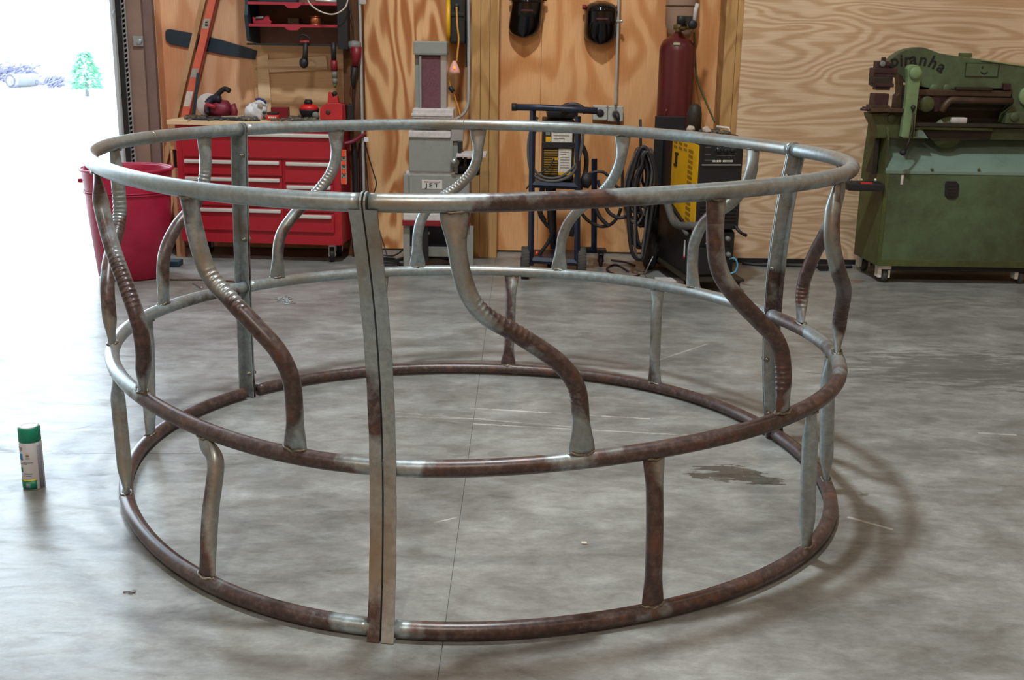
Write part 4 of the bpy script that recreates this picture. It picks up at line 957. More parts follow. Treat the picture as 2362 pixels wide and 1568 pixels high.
m = MB(); q = P(391, 398, 6.9); m.box(q.x-0.007, q.y, q.z-0.018, q.x+0.007, q.y+0.01, q.z+0.018, 0.002); single('brass_latch', m, MT['canyel'], 'small yellow latch plate beside the slotted board', 'latch')
m = MB(); q = F(400, 616); m.box(q.x-0.05, q.y, 0, q.x+0.035, q.y+0.09, 0.035, 0.006); single('wheel_chock', m, MT['teal'], 'small dark block on the floor between the red bin and the tool chest', 'block')
cable('steel_rod', [F(392, 645, .005), F(480, 646, .005), F(562, 651, .005)], 0.005, 'rustb', 'thin steel rod lying on the floor in front of the tool chest', 'rod')
cable('steel_rod', [F(446, 653, .005), F(466, 664, .005)], 0.006, 'alu', 'short bright metal offcut on the floor behind the ring feeder', 'offcut')
m = MB()
for i in range(26):
    q = F(random.uniform(638, 672), random.uniform(684, 701), 0.003); a = random.uniform(0, PI); s_ = random.uniform(0.008, 0.03)
    m.tube([q-Vector((math.cos(a)*s_, math.sin(a)*s_, 0)), q+Vector((0, 0, 0.005)), q+Vector((math.cos(a)*s_, math.sin(a)*s_, 0))], 0.0018, 5)
single('metal_shavings', m, MT['alu'], 'little heap of bright metal shavings on the floor inside the ring', 'shavings', stuff=True)
m = MB(); q = F(1347, 1254); m.box(q.x-0.007, q.y-0.005, 0.0005, q.x+0.008, q.y+0.008, 0.004, 0.001); single('paper_scrap', m, MT['paper'], 'tiny pale scrap on the floor inside the ring feeder', 'scrap')
m = MB(); q = F(297, 1367); m.tube([q+Vector((-0.014, 0, 0.002)), q+Vector((0, 0.004, 0.003)), q+Vector((0.016, 0.002, 0.002))], 0.0022, 6); single('metal_chip', m, MT['alu'], 'small metal chip on the floor at the front left of the ring', 'chip')

# ---------------------------------------------------------------- wall rack
RY = 7.0
rk = thing('wall_rack', 'dark blue steel wall rack with red lipped shelves above the tool chest', 'rack', (P(680, 100, RY).x, RY, P(680, 100, RY).z))
x0 = P(567, 50, RY).x; x1 = P(782, 50, RY).x; zbk = P(680, 104, RY).z; ztk = 1.9
m = MB(); m.extrude([Vector((x0-0.004, RY+0.02, zbk+0.02)), Vector((x0-0.004, RY-0.025, P(560, 35, RY).z)), Vector((x0-0.004, RY+0.01, P(560, 10, RY).z)), Vector((x0-0.004, RY+0.01, ztk)), Vector((x0-0.004, WY-0.03, ztk)), Vector((x0-0.004, WY-0.03, zbk))], Vector((0.02, 0, 0)), 0.002); part('side_panel', m, MT['teal'], rk)
m = MB(); xx0 = P(778, 50, RY).x; m.box(xx0, RY, zbk-0.02, P(801, 50, RY).x, WY-0.03, ztk, 0.002); part('side_panel', m, MT['blackm'], rk)
m = MB(); m.box(x0, WY-0.032, zbk, x1, WY-0.028, ztk); part('back_panel', m, MT['rackback'], rk)
m = MB(); m.box(x0, RY+0.0, zbk-0.004, xx0, RY+0.014, zbk+0.008, 0.001); part('front_bar', m, MT['blackm'], rk)
for (pa, pb) in ((57, 66), (6, 15)):
    za = P(680, pa, RY).z; zb_ = za-0.020
    m = MB(); m.box(x0+0.016, RY+0.002, za-0.006, xx0, WY-0.03, za, 0.001); sh = part('shelf', m, MT['redd'], rk)
    m = MB(); m.box(x0+0.016, RY-0.004, za-0.014, xx0, RY+0.002, za+0.002, 0.001)
    xm = P(675, pa, RY).x; m.extrude([Vector((xm-0.05, RY-0.005, za-0.014)), Vector((xm-0.028, RY-0.005, za-0.032)), Vector((xm+0.028, RY-0.005, za-0.032)), Vector((xm+0.05, RY-0.005, za-0.014))], Vector((0, 0.006, 0))); part('shelf_lip', m, MT['redshelf'], sh)
zs_lo = P(680, 57, RY).z; zs_up = P(680, 6, RY).z
q = Vector((P(603, 45, RY+0.05).x, RY+0.06, zs_lo+0.001)); rt2 = thing('red_hand_tool', 'small bright red hand tool lying on the lower shelf of the wall rack', 'hand tool', q)
m = MB(); m.prism([(582, 38), (588, 41), (592, 45), (608, 43), (612, 36), (620, 36), (622, 46), (626, 50), (624, 56), (584, 54)], q.y, 0.05, 0.003); part('tool_body', m, MT['redshelf'], rt2)
m = MB(); m.tube([P(590, 42, q.y-.003), P(608, 40, q.y-.003)], 0.008, 8); part('tool_barrel', m, MT['greyd'], rt2)
q = Vector((P(728, 52, RY+0.08).x, RY+0.08, zs_lo+0.001)); sp_ = thing('copper_spool', 'shiny copper coloured spool on the lower rack shelf', 'spool', q)
m = MB(); m.lathe([(0.030, 0), (0.034, 0.004), (0.034, 0.046), (0.030, 0.050)], q, 20); part('wound_wire', m, MT['copper'], sp_)
for zz in (0.0, 0.0465):
    m = MB(); m.lathe([(0.040, zz+0.0005), (0.040, zz+0.004)], q, 20); part('flange', m, MT['copper'], sp_)
q = Vector((P(700, 52, RY+0.1).x, RY+0.12, zs_lo+0.001)); m = MB(); m.box(q.x-0.10, q.y, q.z, q.x-0.03, q.y+0.08, q.z+0.04, 0.004); single('shelf_box', m, MT['rustb'], 'dim brown box at the back of the lower rack shelf', 'box')
m = MB(); m.tube([P(729, 2, RY+0.04), P(779, 5, RY+0.04)], 0.011, 12); o = single('white_tube', m, MT['handle'], 'short white tube lying on the upper rack shelf', 'tube')
o.location.z = zs_up+0.0005
m = MB(); a = P(588, 0, RY+0.06); m.box(P(590, 0, RY).x, RY+0.05, zs_up+0.001, P(680, 0, RY).x, RY+0.15, zs_up+0.12, 0.008); single('dark_case', m, MT['teal'], 'dark blue case on the upper rack shelf, cut by the top of the picture', 'case')
cable('white_cable', [P(690, -120, 6.93), P(702, -30, 6.93), P(712, 4, 6.93), P(728, 20, 6.93), P(748, 30, 6.93), P(768, 33, 6.93), P(786, 26, 6.93), P(799, 12, 6.93), P(806, -20, 6.93)], 0.0042, 'offwhite', 'off-white cable hanging in a loop in front of the wall rack')

# hanging tools
YT = 6.99
q = P(703, 157, YT); rt3 = thing('air_ratchet', 'black long-necked air ratchet hanging head down from the rack', 'hand tool', q)
m = MB(); m.tube([P(705, 98, YT), P(704, 125, YT), P(703, 138, YT)], [0.016, 0.015, 0.018], 12); part('grip', m, MT['blackm'], rt3)
m = MB(); m.blob(P(701, 145, YT), (0.028, 0.026, 0.032), 10, 0.05); part('ratchet_head', m, MT['blackm'], rt3)
m = MB(); m.tube([P(692, 96, YT-.01), P(713, 96, YT-.01)], 0.006, 8); part('retaining_ring', m, MT['redshelf'], rt3, label='small red clip ring')
m = MB(); m.tube(smooth_path([P(690, 97, YT), P(688, 86, YT), P(700, 80, YT), P(714, 88, YT), P(714, 97, YT)], 4), 0.005, 8); part('hanger_loop', m, MT['blackm'], rt3)
q = P(772, 203, YT); gg = thing('grease_gun', 'slim black, red and silver cylindrical tool hanging point down from the rack', 'hand tool', q)
for a, b_, r_, mt, nm in (((769, 98), (770, 139), 0.0155, 'blackm', 'grip'), ((770, 139), (771, 163), 0.021, 'redd', 'barrel_band'), ((771, 163), (772, 180), 0.0165, 'greyd', 'barrel'), ((772, 181), (773, 192), 0.0145, 'greyd', 'coupler')):
    m = MB(); m.tube([P(*a, YT), P(*b_, YT)], r_, 14); part(nm, m, MT[mt], gg)
m = MB(); m.tube([P(773, 191, YT), P(773, 203, YT)], [0.013, 0.006], 12); part('nozzle', m, MT['greeno'], gg)
YD = 7.05
q = P(820, 206, YD); dg = thing('die_grinder', 'dusty red and black corded tool hanging on the dark post above the chest', 'power tool', q)
m = MB(); m.tube([P(803, 104, YD), P(816, 105, YD), P(832, 106, YD)], [0.022, 0.030, 0.024], 12); part('motor_head', m, MT['greyd'], dg)
m = MB(); m.tube([P(795, 108, YD), P(806, 112, YD)], 0.022, 12); part('collar', m, MT['black'], dg)
m = MB(); m.tube([P(822, 108, YD-.005), P(822, 130, YD-.005), P(819, 152, YD-.005)], [0.034, 0.030, 0.02], 12); part('motor_housing', m, MT['redd'], dg)
m = MB(); m.tube([P(819, 150, YD), P(815, 180, YD), P(816, 205, YD)], [0.018, 0.020, 0.008], 12); part('handle', m, MT['black'], dg)
m = MB(); m.tube(smooth_path([P(816, 204, YD), P(817, 240, YD), P(816, 270, YD+.02), P(822, 278, YD+.03)], 5), 0.0035, 6); part('cord', m, MT['cable'], dg)
cable('hanging_cable', [P(803, -10, 7.08), P(806, 20, 7.08), P(814, 50, 7.08), P(815, 96, 7.08)], 0.0035, 'cable', 'thin black cable hanging on the dark post above the red and black corded tool')
# conduits
def conduit(pts, label, r=0.0095):
    m = MB(); m.tube(smooth_path(pts, 6), r, 12); t = thing('conduit', label, 'pipe', Vector(pts[-1])); part('pipe', m, MT['conduit'], t)
    return t
t = conduit([P(820, -300, 7.09), P(828, -30, 7.09), P(831, 60, 7.09), P(835, 260, 7.09), P(838, 380, 7.09), P(840, 470, 7.09)], 'grey metal conduit running down the dark post right of the tool chest')
m = MB(); a = P(833, -2, 7.09); m.box(a.x-0.012, a.y-0.014, a.z-0.03, a.x+0.03, a.y+0.01, a.z+0.02, 0.004); part('pipe_clamp', m, MT['conduit'], t)
t = conduit([P(1079, -300, 7.13), P(1080, -30, 7.13), P(1081, 100, 7.13), P(1081, 200, 7.13), P(1079, 242, 7.13), P(1068, 264, 7.13), P(1050, 275, 7.13)], 'grey metal conduit beside the double post, bending left at its foot')
m = MB(); a = P(1078, 30, 7.14); m.box(a.x-0.010, a.y+0.005, a.z-0.32, a.x-0.002, WY, a.z+0.1, 0.002); part('conduit_shadow_strip', m, MT['blackm'], t)  # black strip standing in for the conduit's shadow on the wall
t = conduit([P(1434, -300, 7.25), P(1428, -30, 7.25), P(1425, 60, 7.25), P(1422, 160, 7.25), P(1420, 245, 7.25)], 'thin grey conduit dropping to the outlet box right of the helmets', 0.0085)
m = MB(); a = P(1430, 49, 7.245); m.box(a.x-0.022, a.y-0.008, a.z-0.007, a.x+0.012, a.y+0.01, a.z+0.007, 0.002); m.disc((a.x+0.008, a.y-0.014, a.z), 0.009, 0.012); part('pipe_clamp', m, MT['alu'], t)
# outlet boxes
for i, (pa, pb, lab) in enumerate((((1368, 243), (1401, 278), 'grey outlet box with a round black socket on the plywood'), ((1403, 244), (1437, 281), 'grey outlet box with a plug in it, under the thin conduit'))):
    a = P(*pa, WY-0.06); b_ = P(*pb, WY-0.06); t = thing('outlet_box', lab, 'outlet', ((a.x+b_.x)/2, WY-0.03, b_.z), group=None)
    m = MB(); m.box(a.x, WY-0.06, b_.z, b_.x, WY-0.001, a.z, 0.006); bx_ = part('box_body', m, MT['boxgrey'], t)
    for dx in (0.008, b_.x-a.x-0.008):
        for dz in (0.008, a.z-b_.z-0.008):
            m = MB(); m.disc((a.x+dx, WY-0.061, b_.z+dz), 0.0035, 0.003, n=8); part('screw', m, MT['alu'], t)
    cx_, cz_ = (a.x+b_.x)/2, (a.z+b_.z)/2
    m = MB(); m.disc((cx_, WY-0.062, cz_), 0.024, 0.01); sk = part('socket', m, MT['black'] if i == 0 else MT['greyd'], t)
    if i == 1:
        m = MB(); m.tube([(cx_, WY-0.06, cz_), (cx_+0.004, WY-0.11, cz_-0.006), (cx_+0.014, WY-0.12, cz_-0.035)], [0.02, 0.018, 0.011], 12); m.tube(smooth_path([(cx_+0.012, WY-0.12, cz_-0.03), (cx_+0.022, WY-0.11, cz_-0.12), (cx_+0.05, WY-0.08, cz_-0.28), (cx_+0.06, WY-0.10, cz_-0.48), (cx_+0.10, WY-0.2, cz_-0.60)], 6), 0.008, 8); part('plug', m, MT['cable'], t)
# helmets
def helmet(px, pytop, pybot, wpx, tilt, label):
    Yh = WY-0.13; cb = P(px, pybot, Yh); ct = P(px, pytop, Yh); W = wpx*0.00268/2; Hh = ct.z-cb.z
    t = thing('welding_helmet', label, 'helmet', (cb.x, WY-0.02, cb.z), group='welding helmets on the wall')
    vs = []; fs = []; NI, NJ = 22, 26
    def surf(u, a, k=1.0):   # u 0 bottom .. 1 top, a -90..90 across the front
        wid = W*(1-0.97*max(0, (0.32-u)/0.32)**2.6)**0.42 if u < 0.32 else W*(1.0-0.03*(u-0.32))
        if u > 0.80: wid *= math.sqrt(max(0.0, 1-((u-0.80)/0.215)**2))
        dep = 0.13*(0.62+0.38*min(1, u/0.5)) * (1 if u < 0.8 else math.sqrt(max(0.0, 1-((u-0.80)/0.215)**2)))
        x = wid*math.sin(a)*k; y = -dep*math.cos(a)**0.75*k if math.cos(a) > 0 else 0
        return Vector((cb.x+x+tilt*(u-0.3)*0.06, Yh+0.10+y, cb.z+Hh*u))
    for i in range(NI+1):
        u = i/NI
        for j in range(NJ+1): vs.append(surf(u, -PI/2+PI*j/NJ))
    for i in range(NI):
        for j in range(NJ): fs.append((i*(NJ+1)+j, i*(NJ+1)+j+1, (i+1)*(NJ+1)+j+1, (i+1)*(NJ+1)+j))
    m = MB(); m.add(vs, fs, True); sh = part('shell', m, MT['blackg'], t); md = sh.modifiers.new('s', 'SOLIDIFY'); md.thickness = 0.004; md.offset = -1
    # brow ridge and window
    m = MB(); pts = [surf(0.78, -PI/2+PI*j/20, 1.02) for j in range(21)]; m.tube(pts, 0.004, 6); part('brow_ridge', m, MT['blackg'], t)
    m = MB(); vs = []; uu = (0.575, 0.612); n = 10
    for a in [-0.36+0.72*j/n for j in range(n+1)]:
        for u in uu:
            for k in (1.0, 1.03): vs.append(surf(u, a, k))
    fs = []
    for j in range(n):
        b0 = j*4; b1 = b0+4; fs += [(b0+1, b1+1, b1+3, b0+3), (b0, b1, b1+1, b0+1), (b0+2, b0+3, b1+3, b1+2)]
    m.add(vs, fs+[(0, 1, 3, 2), (n*4, n*4+2, n*4+3, n*4+1)], False); part('visor_window', m, MT['visor'], t)
    for s_ in (-1, 1):
        q = surf(0.86, s_*PI/2*0.96, 1.02); q.x = cb.x+s_*(W*1.03)+tilt*0.03; q.y = Yh+0.07
        m = MB(); m.lathe([(0.001, -0.012), (0.013, -0.012), (0.015, 0.0), (0.013, 0.012), (0.001, 0.012)], q, 14, 'x', cap=False); part('knob', m, MT['redd'], t, label='dark red side knob')
    m = MB(); a = Vector((cb.x, WY, cb.z+Hh*0.9)); m.tube([a, a+Vector((0, -0.06, 0)), a+Vector((0, -0.065, 0.015))], 0.004, 8); part('hook', m, MT['alu'], t)
MT['visor'] = flat('reddish_visor_glass', '51303a', 0.15, 0.0, 0.2, 30)
helmet(1211, -20, 87, 76, 0.5, 'left black welding helmet, cut by the top of the picture, tilted')
helmet(1386, 2, 103, 76, 0.0, 'right black welding helmet, whole in the picture, beside the conduit')

# ---------------------------------------------------------------- cord reel
q = P(1053, 100, 7.04); cr2 = thing('cord_reel', 'black cord reel with a yellow drum edge on the wall above the sander', 'cord reel', q)
a = P(1033, 30, 7.03); b_ = P(1071, 101, 7.03); zt3 = P(1050, -25, 7.03).z
m = MB(); m.box(P(1038, 50, 7.02).x, 7.02, b_.z, P(1071, 50, 7.02).x, WY-0.002, zt3, 0.015); part('reel_case', m, MT['black'], cr2)
m = MB(); m.lathe([(0.001, -0.012), (0.150, -0.012), (0.155, 0), (0.150, 0.012), (0.001, 0.012)], (P(1034, 50, 7.02).x, 7.15, P(1034, 48, 7.1).z), 32, 'x', cap=False); part('drum_flange', m, MT['yellow'], cr2, label='yellow drum edge')
m = MB(); m.disc(P(1053, 15, 7.015), 0.018, 0.02); m.box(P(1040, 32, 7.01).x, 7.012, P(1050, 37, 7.01).z, P(1070, 32, 7.01).x, 7.02, P(1050, 30, 7.01).z, 0.002); part('cord_guide', m, MT['blackm'], cr2)
m = MB(); m.tube(smooth_path([P(1053, 16, 7.0), P(1055, 60, 6.995), P(1058, 90, 6.995), P(1055, 125, 6.99), P(1053, 142, 6.99)], 6), 0.0055, 8); part('cord', m, MT['yelcord'], cr2, label='yellow cord')
m = MB(); zz = P(1048, 169, 6.99).z; z2 = P(1048, 140, 6.99).z; m.lathe([(0.030, 0.0), (0.034, 0.008), (0.030, 0.025), (0.016, (z2-zz)*0.8), (0.009, z2-zz)], (P(1048, 150, 6.99).x, 6.99, zz), 18); pl = part('lit_plug', m, MT['plugglass'] if 'plugglass' in MT else MT['pinkglow'], cr2, label='pink translucent lit plug end')
m = MB(); m.blob(P(1048, 156, 6.955), 0.007, 6, 0); part('neon_lamp', m, MT['orangeglow'], pl)
cable('yellow_cord', [P(1031, 132, 7.0), P(1032, 160, 7.0), P(1036, 190, 7.0), P(1046, 215, 7.0), P(1056, 245, 7.0), P(1062, 268, 6.99)], 0.0045, 'yelcord', 'yellow cord running down the right side of the sander belt', 'cord')
m = MB(); m.tube([P(1037, 200, 6.99), P(1046, 212, 6.99)], 0.013, 10); single('cord_connector', m, MT['teal'], 'small dark connector on the yellow cord beside the sander', 'connector')

# ---------------------------------------------------------------- belt sander on stand
SY = 6.72
q = F(985, 612); sd = thing('belt_sander', 'grey upright belt and disc sander on a stand against the plywood', 'sander', (P(1000, 600, SY).x, SY+0.1, 0))
def SR(name, a, b_, c_, d_, dy, dep, mt, bev=0.006, label=None, par=None):
    m = MB(); m.rect(a, b_, c_, d_, SY+dy, dep, bev); return part(name, m, MT[mt], par or sd, label=label)
hd = SR('belt_cover', 953, 95, 1031, 126, 0.0, 0.20, 'grey', 0.006)
SR('cover_lip', 955, 122, 1031, 127, -0.004, 0.20, 'greyd', 0.002, par=hd)
SR('side_frame', 957, 127, 967, 254, 0.04, 0.14, 'grey', 0.003); SR('side_frame', 1015, 127, 1030, 252, 0.02, 0.16, 'alu', 0.003)
m = MB(); a = P(966, 190, SY); b_ = P(1016, 190, SY); z0_ = P(990, 256, SY).z; z1_b = P(990, 122, SY).z; R0 = 0.075
pr = []
for k in range(13): pr.append((SY+0.015+R0-R0*math.cos(-PI/2+PI*k/12)*0-0, 0))
vs = []; prof = []
for k in range(9): an = PI*k/8; prof.append((SY+0.085-0.07*math.sin(an+PI/2)*0-0.07*math.cos(an-PI/2+PI/2)*0, 0))
# a flat loop of abrasive belt: front run, round top, back run, round bottom
loop = []
for k in range(11): an = PI+PI*k/10*-1; loop.append((SY+0.085+0.070*math.cos(an), z1_b-0.03+0.04*math.sin(an)))
for k in range(11): an = -PI*k/10; loop.append((SY+0.085+0.070*math.cos(an), z0_+0.02+0.04*math.sin(an)*1.0))
n = len(loop); vs = [Vector((x, y, z)) for x in (a.x, b_.x) for (y, z) in loop]; fs = [tuple(range(n)), tuple(range(2*n-1, n-1, -1))]+[(k, (k+1) % n, n+(k+1) % n, n+k) for k in range(n)]
m.add(vs, fs, False); part('abrasive_belt', m, MT['belt'], sd)
SR('belt_edge_strip', 967, 130, 972, 250, -0.002, 0.02, 'grey', 0.002)
SR('work_rest', 951, 251, 1046, 274, -0.05, 0.2, 'greyl', 0.008, 'pale dusty work rest'); SR('rest_lip', 948, 262, 1043, 268, -0.056, 0.02, 'greyl', 0.003)
SR('neck', 955, 272, 1005, 312, 0.04, 0.1, 'blackm', 0.004)
SR('dusty_ledge', 942, 302, 1040, 318, -0.015, 0.22, 'greyl', 0.008)
SR('drive_housing', 943, 316, 1045, 398, 0.0, 0.24, 'grey', 0.010)
SR('switch_box', 1040, 286, 1069, 326, 0.0, 0.1, 'alu', 0.006); SR('housing_side', 1043, 328, 1056, 400, 0.02, 0.2, 'grey', 0.004)
SR('disc_edge', 1056, 326, 1064, 372, -0.02, 0.2, 'blackm', 0.003)
m = MB(); a = P(1053, 362, SY-0.06); b_ = P(1122, 330, SY); m.box(a.x, SY-0.08, a.z, b_.x, SY+0.14, a.z+0.018, 0.003); tb = part('disc_table', m, MT['greyl'], sd, label='light grey tilting side table')
m = MB(); m.box(a.x+0.04, SY-0.01, a.z-0.06, a.x+0.055, SY+0.10, a.z); part('table_trunnion', m, MT['blackm'], tb)
m = MB(); m.disc(P(1049, 374, SY-0.03), 0.028, 0.03); kn = part('tracking_knob', m, MT['greyd'], sd); m = MB(); m.disc(P(1047, 372, SY-0.05), 0.014, 0.02); part('knob_hub', m, MT['alu'], kn)
m = MB(); c_ = P(1080, 385, SY+0.08); m.lathe([(0.045, -0.07), (0.05, -0.06), (0.05, 0.06), (0.045, 0.07)], c_, 20, 'x'); part('motor', m, MT['blackm'], sd)
bs = SR('base_cover', 931, 402, 1083, 500, 0.0, 0.30, 'grey', 0.008)
SR('cover_crown', 936, 396, 1050, 404, 0.01, 0.26, 'greyl', 0.004); SR('cover_seam', 943, 405, 944.5, 498, -0.001, 0.004, 'blackm', 0.0, par=bs)
pl = SR('name_plate', 973, 415, 1020, 435.5, -0.003, 0.006, 'handle', 0.001, par=bs)
v, f = letters('J E T', 0.046, 0.0004, 0.0015); cc = P(996.5, 432, SY-0.004); m = MB(); m.add([Vector((p.x*0.86+cc.x, SY-0.0036-p.z, cc.z+p.y*0.75)) for p in v], f); part('lettering', m, MT['ink'], bs)
m = MB(); m.rect(978, 418.6, 1015, 420.4, SY-0.0042, 0.001); part('red_print_line', m, MT['maroonp'], bs)
SR('stand_shelf', 930, 494, 1082, 510, -0.03, 0.34, 'greyl', 0.006); SR('shelf_band', 928, 509, 1083, 522, -0.034, 0.34, 'redd', 0.003, 'dark red front band of the stand shelf')
for xa, xb, dy in ((930, 945, 0.0), (1077, 1092, 0.0), (932, 944, 0.26), (1074, 1086, 0.26)):
    m = MB(); a = P(xa, 520, SY+dy); b_ = P(xb, 520, SY+dy); m.box(a.x, SY+dy, 0.0, b_.x, SY+dy+0.03, P(940, 520, SY+dy).z, 0.002); part('leg', m, MT['grey'], sd)
m = MB(); m.rect(944, 522, 1078, 570, SY+0.20, 0.01); part('back_panel', m, MT['navy'], sd)  # dark sheet standing in for the black hollow inside the stand
SR('lower_brace', 932, 570, 1090, 592, 0.015, 0.02, 'greyd', 0.003)
SR('centre_post', 972, 520, 988, 603, -0.01, 0.03, 'blackm', 0.003)
m = MB(); m.blob(P(987, 537, SY+0.02), 0.014, 7, 0); part('pull_knob', m, MT['alu'], sd)
# hose ring lying round the foot
m = MB(); cc = F(980, 609); pts = [Vector((cc.x+0.005+0.185*math.cos(2*PI*k/40), cc.y+0.02+0.16*math.sin(2*PI*k/40), 0.012+0.002*math.sin(k))) for k in range(40)]; m.tube(pts, 0.011, 8, closed=True)
single('hose_ring', m, MT['cable'], 'loop of black hose lying on the floor round the foot of the sander', 'hose')

# ---------------------------------------------------------------- small welder on blue-black cart
lw = F(1207, 643); rw = F(1343, 655); WYc = (lw.y+rw.y)/2
ct = thing('welder_cart', 'dark blue tube cart on four wheels holding a small welding machine', 'cart', ((lw.x+rw.x)/2, WYc, 0))
Yf, Yr = WYc+0.05, WYc+0.42
def TB(name, pts, r, mt='navy', par=None, root=ct, n=8, label=None, sub=0):
    m = MB(); m.tube(smooth_path(pts, sub) if sub else pts, r, n); return part(name, m, MT[mt], par or root, label=label)
def SQ(name, a, b_, w_, mt='navy', root=ct):
    a = Vector(a); b_ = Vector(b_); m = MB(); m.tube([a, b_], w_*0.62, 4); m.sm = [False]*len(m.sm); return part(name, m, MT[mt], root)
zf = P(1228, 606, Yf).z
SQ('upright', P(1229, 250, Yf), P(1224, 612, Yf), 0.028); SQ('upright', P(1333, 268, Yf), P(1331, 612, Yf), 0.028)
SQ('rear_upright', P(1371, 366, Yr), P(1370, 583, Yr), 0.028); SQ('rear_upright', P(1274, 420, Yr), P(1277, 574, Yr), 0.034)
m = MB(); m.tube([P(1181, 247, Yf-.02), P(1250, 248, Yf-.02), P(1320, 252, Yf-.02), P(1378, 256, Yf-.02)], 0.0185, 12); hb = part('handle_bar', m, MT['navy'], ct)
m = MB(); m.tube([P(1180, 247, Yf-.02), P(1192, 247, Yf-.02)], 0.021, 12); part('end_cap', m, MT['black'], hb)
SQ('shelf_rail', P(1228, 600, Yf), P(1333, 606, Yf), 0.03); SQ('shelf_rail', P(1333, 576, Yr), P(1372, 576, Yr), 0.03); SQ('shelf_rail', P(1228, 425, Yf), P(1333, 430, Yf), 0.03)
a = P(1228, 425, Yf); b_ = P(1340, 425, Yf)
m = MB(); m.box(a.x, Yf, a.z-0.004, b_.x, Yr, a.z+0.012, 0.003); part('machine_shelf', m, MT['navy'], ct)
m = MB(); a2 = P(1226, 604, Yf); m.box(a2.x, Yf, a2.z-0.008, b_.x, Yr+0.02, a2.z+0.004, 0.003); part('bottle_shelf', m, MT['navy'], ct)
for (p_, nm) in ((lw, -1), (rw, 1)):
    r_ = 0.092; cxw = p_.x+(0.01 if nm < 0 else 0.0); cy_ = WYc+0.09
    m = MB(); prof = [(r_*0.62, -0.024), (r_*0.95, -0.024), (r_, -0.014), (r_, 0.014), (r_*0.95, 0.024), (r_*0.62, 0.024)]
    m.lathe(prof, (cxw, cy_, r_+0.001), 30, 'x')
    for k in range(30):
        an = 2*PI*k/30
        RM = Matrix.Translation((cxw, cy_, r_+0.001)) @ Matrix.Rotation(an, 4, 'X')
        m.box(-0.022, -0.004, r_-0.004, -0.002, 0.004, r_+0.0006, 0, RM); m.box(0.002, 0.004, r_-0.004, 0.022, 0.012, r_+0.0006, 0, RM)
    wh = part('wheel', m, MT['tread'], ct)
    m = MB(); m.lathe([(0.001, -0.028), (0.03, -0.028), (r_*0.6, -0.016), (r_*0.62, 0.016), (0.03, 0.028), (0.001, 0.028)], (cxw, cy_, r_+0.001), 20, 'x', cap=False); part('hub', m, MT['navy'], wh)
    m = MB(); m.tube([(cxw-0.03, cy_, r_), (cxw+0.04, cy_, r_)], 0.012, 8); part('axle', m, MT['alu'], wh)
for px_, dy in ((1385, 0.0), (1263, 0.0)):
    q = F(px_, 614 if px_ > 1300 else 592); caster(ct, q.x, q.y if px_ > 1300 else Yr+0.02, 0.036, 0.022, 0.10, 'black', 'navy', False)
m = MB(); q = F(1385, 614); m.box(P(1371, 580, Yr).x, Yr, 0.1, q.x+0.03, q.y+0.03, 0.112, 0.002); part('caster_plate', m, MT['navy'], ct)
# the machine
mw = thing('small_welder', 'small yellow and black welding machine with faded labels, standing in the blue cart', 'welder', (P(1290, 415, Yf).x, Yf+0.15, a.z+0.012))
Ym = Yf+0.04
def MR(name, x0, y0, x1, y1, dy, dep, mt, bev=0.003, par=None, label=None):
    m = MB(); m.rect(x0, y0, x1, y1, Ym+dy, dep, bev); return part(name, m, MT[mt], par or mw, label=label)
body = MR('case', 1252, 278, 1324, 416, 0.0, 0.34, 'blackm', 0.006)
m = MB(); aa = P(1324, 300, Ym); bb = P(1324, 410, Ym); m.box(aa.x, Ym+0.02, bb.z, aa.x+0.012, Ym+0.32, aa.z, 0.002); part('side_panel', m, MT['yellow'], mw, label='yellow side panel')
for k in range(3): m = MB(); m.box(aa.x+0.011, Ym+0.05+k*0.09, bb.z+0.02, aa.x+0.015, Ym+0.07+k*0.09, aa.z-0.02, 0.001); part('side_slot', m, MT['blackm'], body)
MR('front_label', 1272, 300, 1320, 328, -0.003, 0.003, 'paper', 0.0, body); MR('front_label', 1288, 343, 1318, 398, -0.003, 0.003, 'paper', 0.001, body)
MR('yellow_square', 1259, 302, 1269, 312, -0.003, 0.003, 'greyd', 0.0, body); MR('yellow_square', 1259, 315, 1270, 327, -0.003, 0.003, 'yellow', 0.0, body)
MR('carry_band', 1250, 328, 1326, 342, -0.012, 0.02, 'blackm', 0.003, body)
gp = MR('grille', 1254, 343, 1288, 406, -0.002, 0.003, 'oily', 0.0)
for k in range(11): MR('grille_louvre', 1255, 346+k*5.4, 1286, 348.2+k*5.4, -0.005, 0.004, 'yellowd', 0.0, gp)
MR('yellow_print', 1274, 363, 1287, 369, -0.0035, 0.002, 'yellow', 0.0, body); MR('yellow_print', 1288, 398, 1316, 404, -0.0035, 0.002, 'yellow', 0.0, body)
for k, (x, y, w2) in enumerate(((1292, 350, 20), (1292, 355, 14), (1292, 362, 22), (1292, 368, 22), (1292, 374, 22), (1292, 380, 20), (1292, 386, 22), (1277, 305, 30), (1277, 312, 36), (1277, 319, 26))):
    MR('label_text_line', x, y, x+w2, y+1.6, -0.0042, 0.001, 'greyd', 0.0, body)
m = MB(); aa = P(1292, 262, Ym); m.box(P(1262, 270, Ym).x, Ym+0.02, aa.z-0.03, P(1334, 270, Ym).x, Ym+0.26, aa.z+0.025, 0.02); 
lid = single('dusty_bag', m, MT['blackm'], 'dark flat bag lying across the top of the small welder', 'bag')
m = MB(); m.tube(smooth_path([P(1293, 248, Ym-.02), P(1310, 242, Ym), P(1330, 242, Ym), P(1345, 250, Ym), P(1350, 262, Ym)], 5), 0.012, 8); single('coiled_cable', m, MT['cable'], 'black cable draped over the cart handle bar', 'cable')
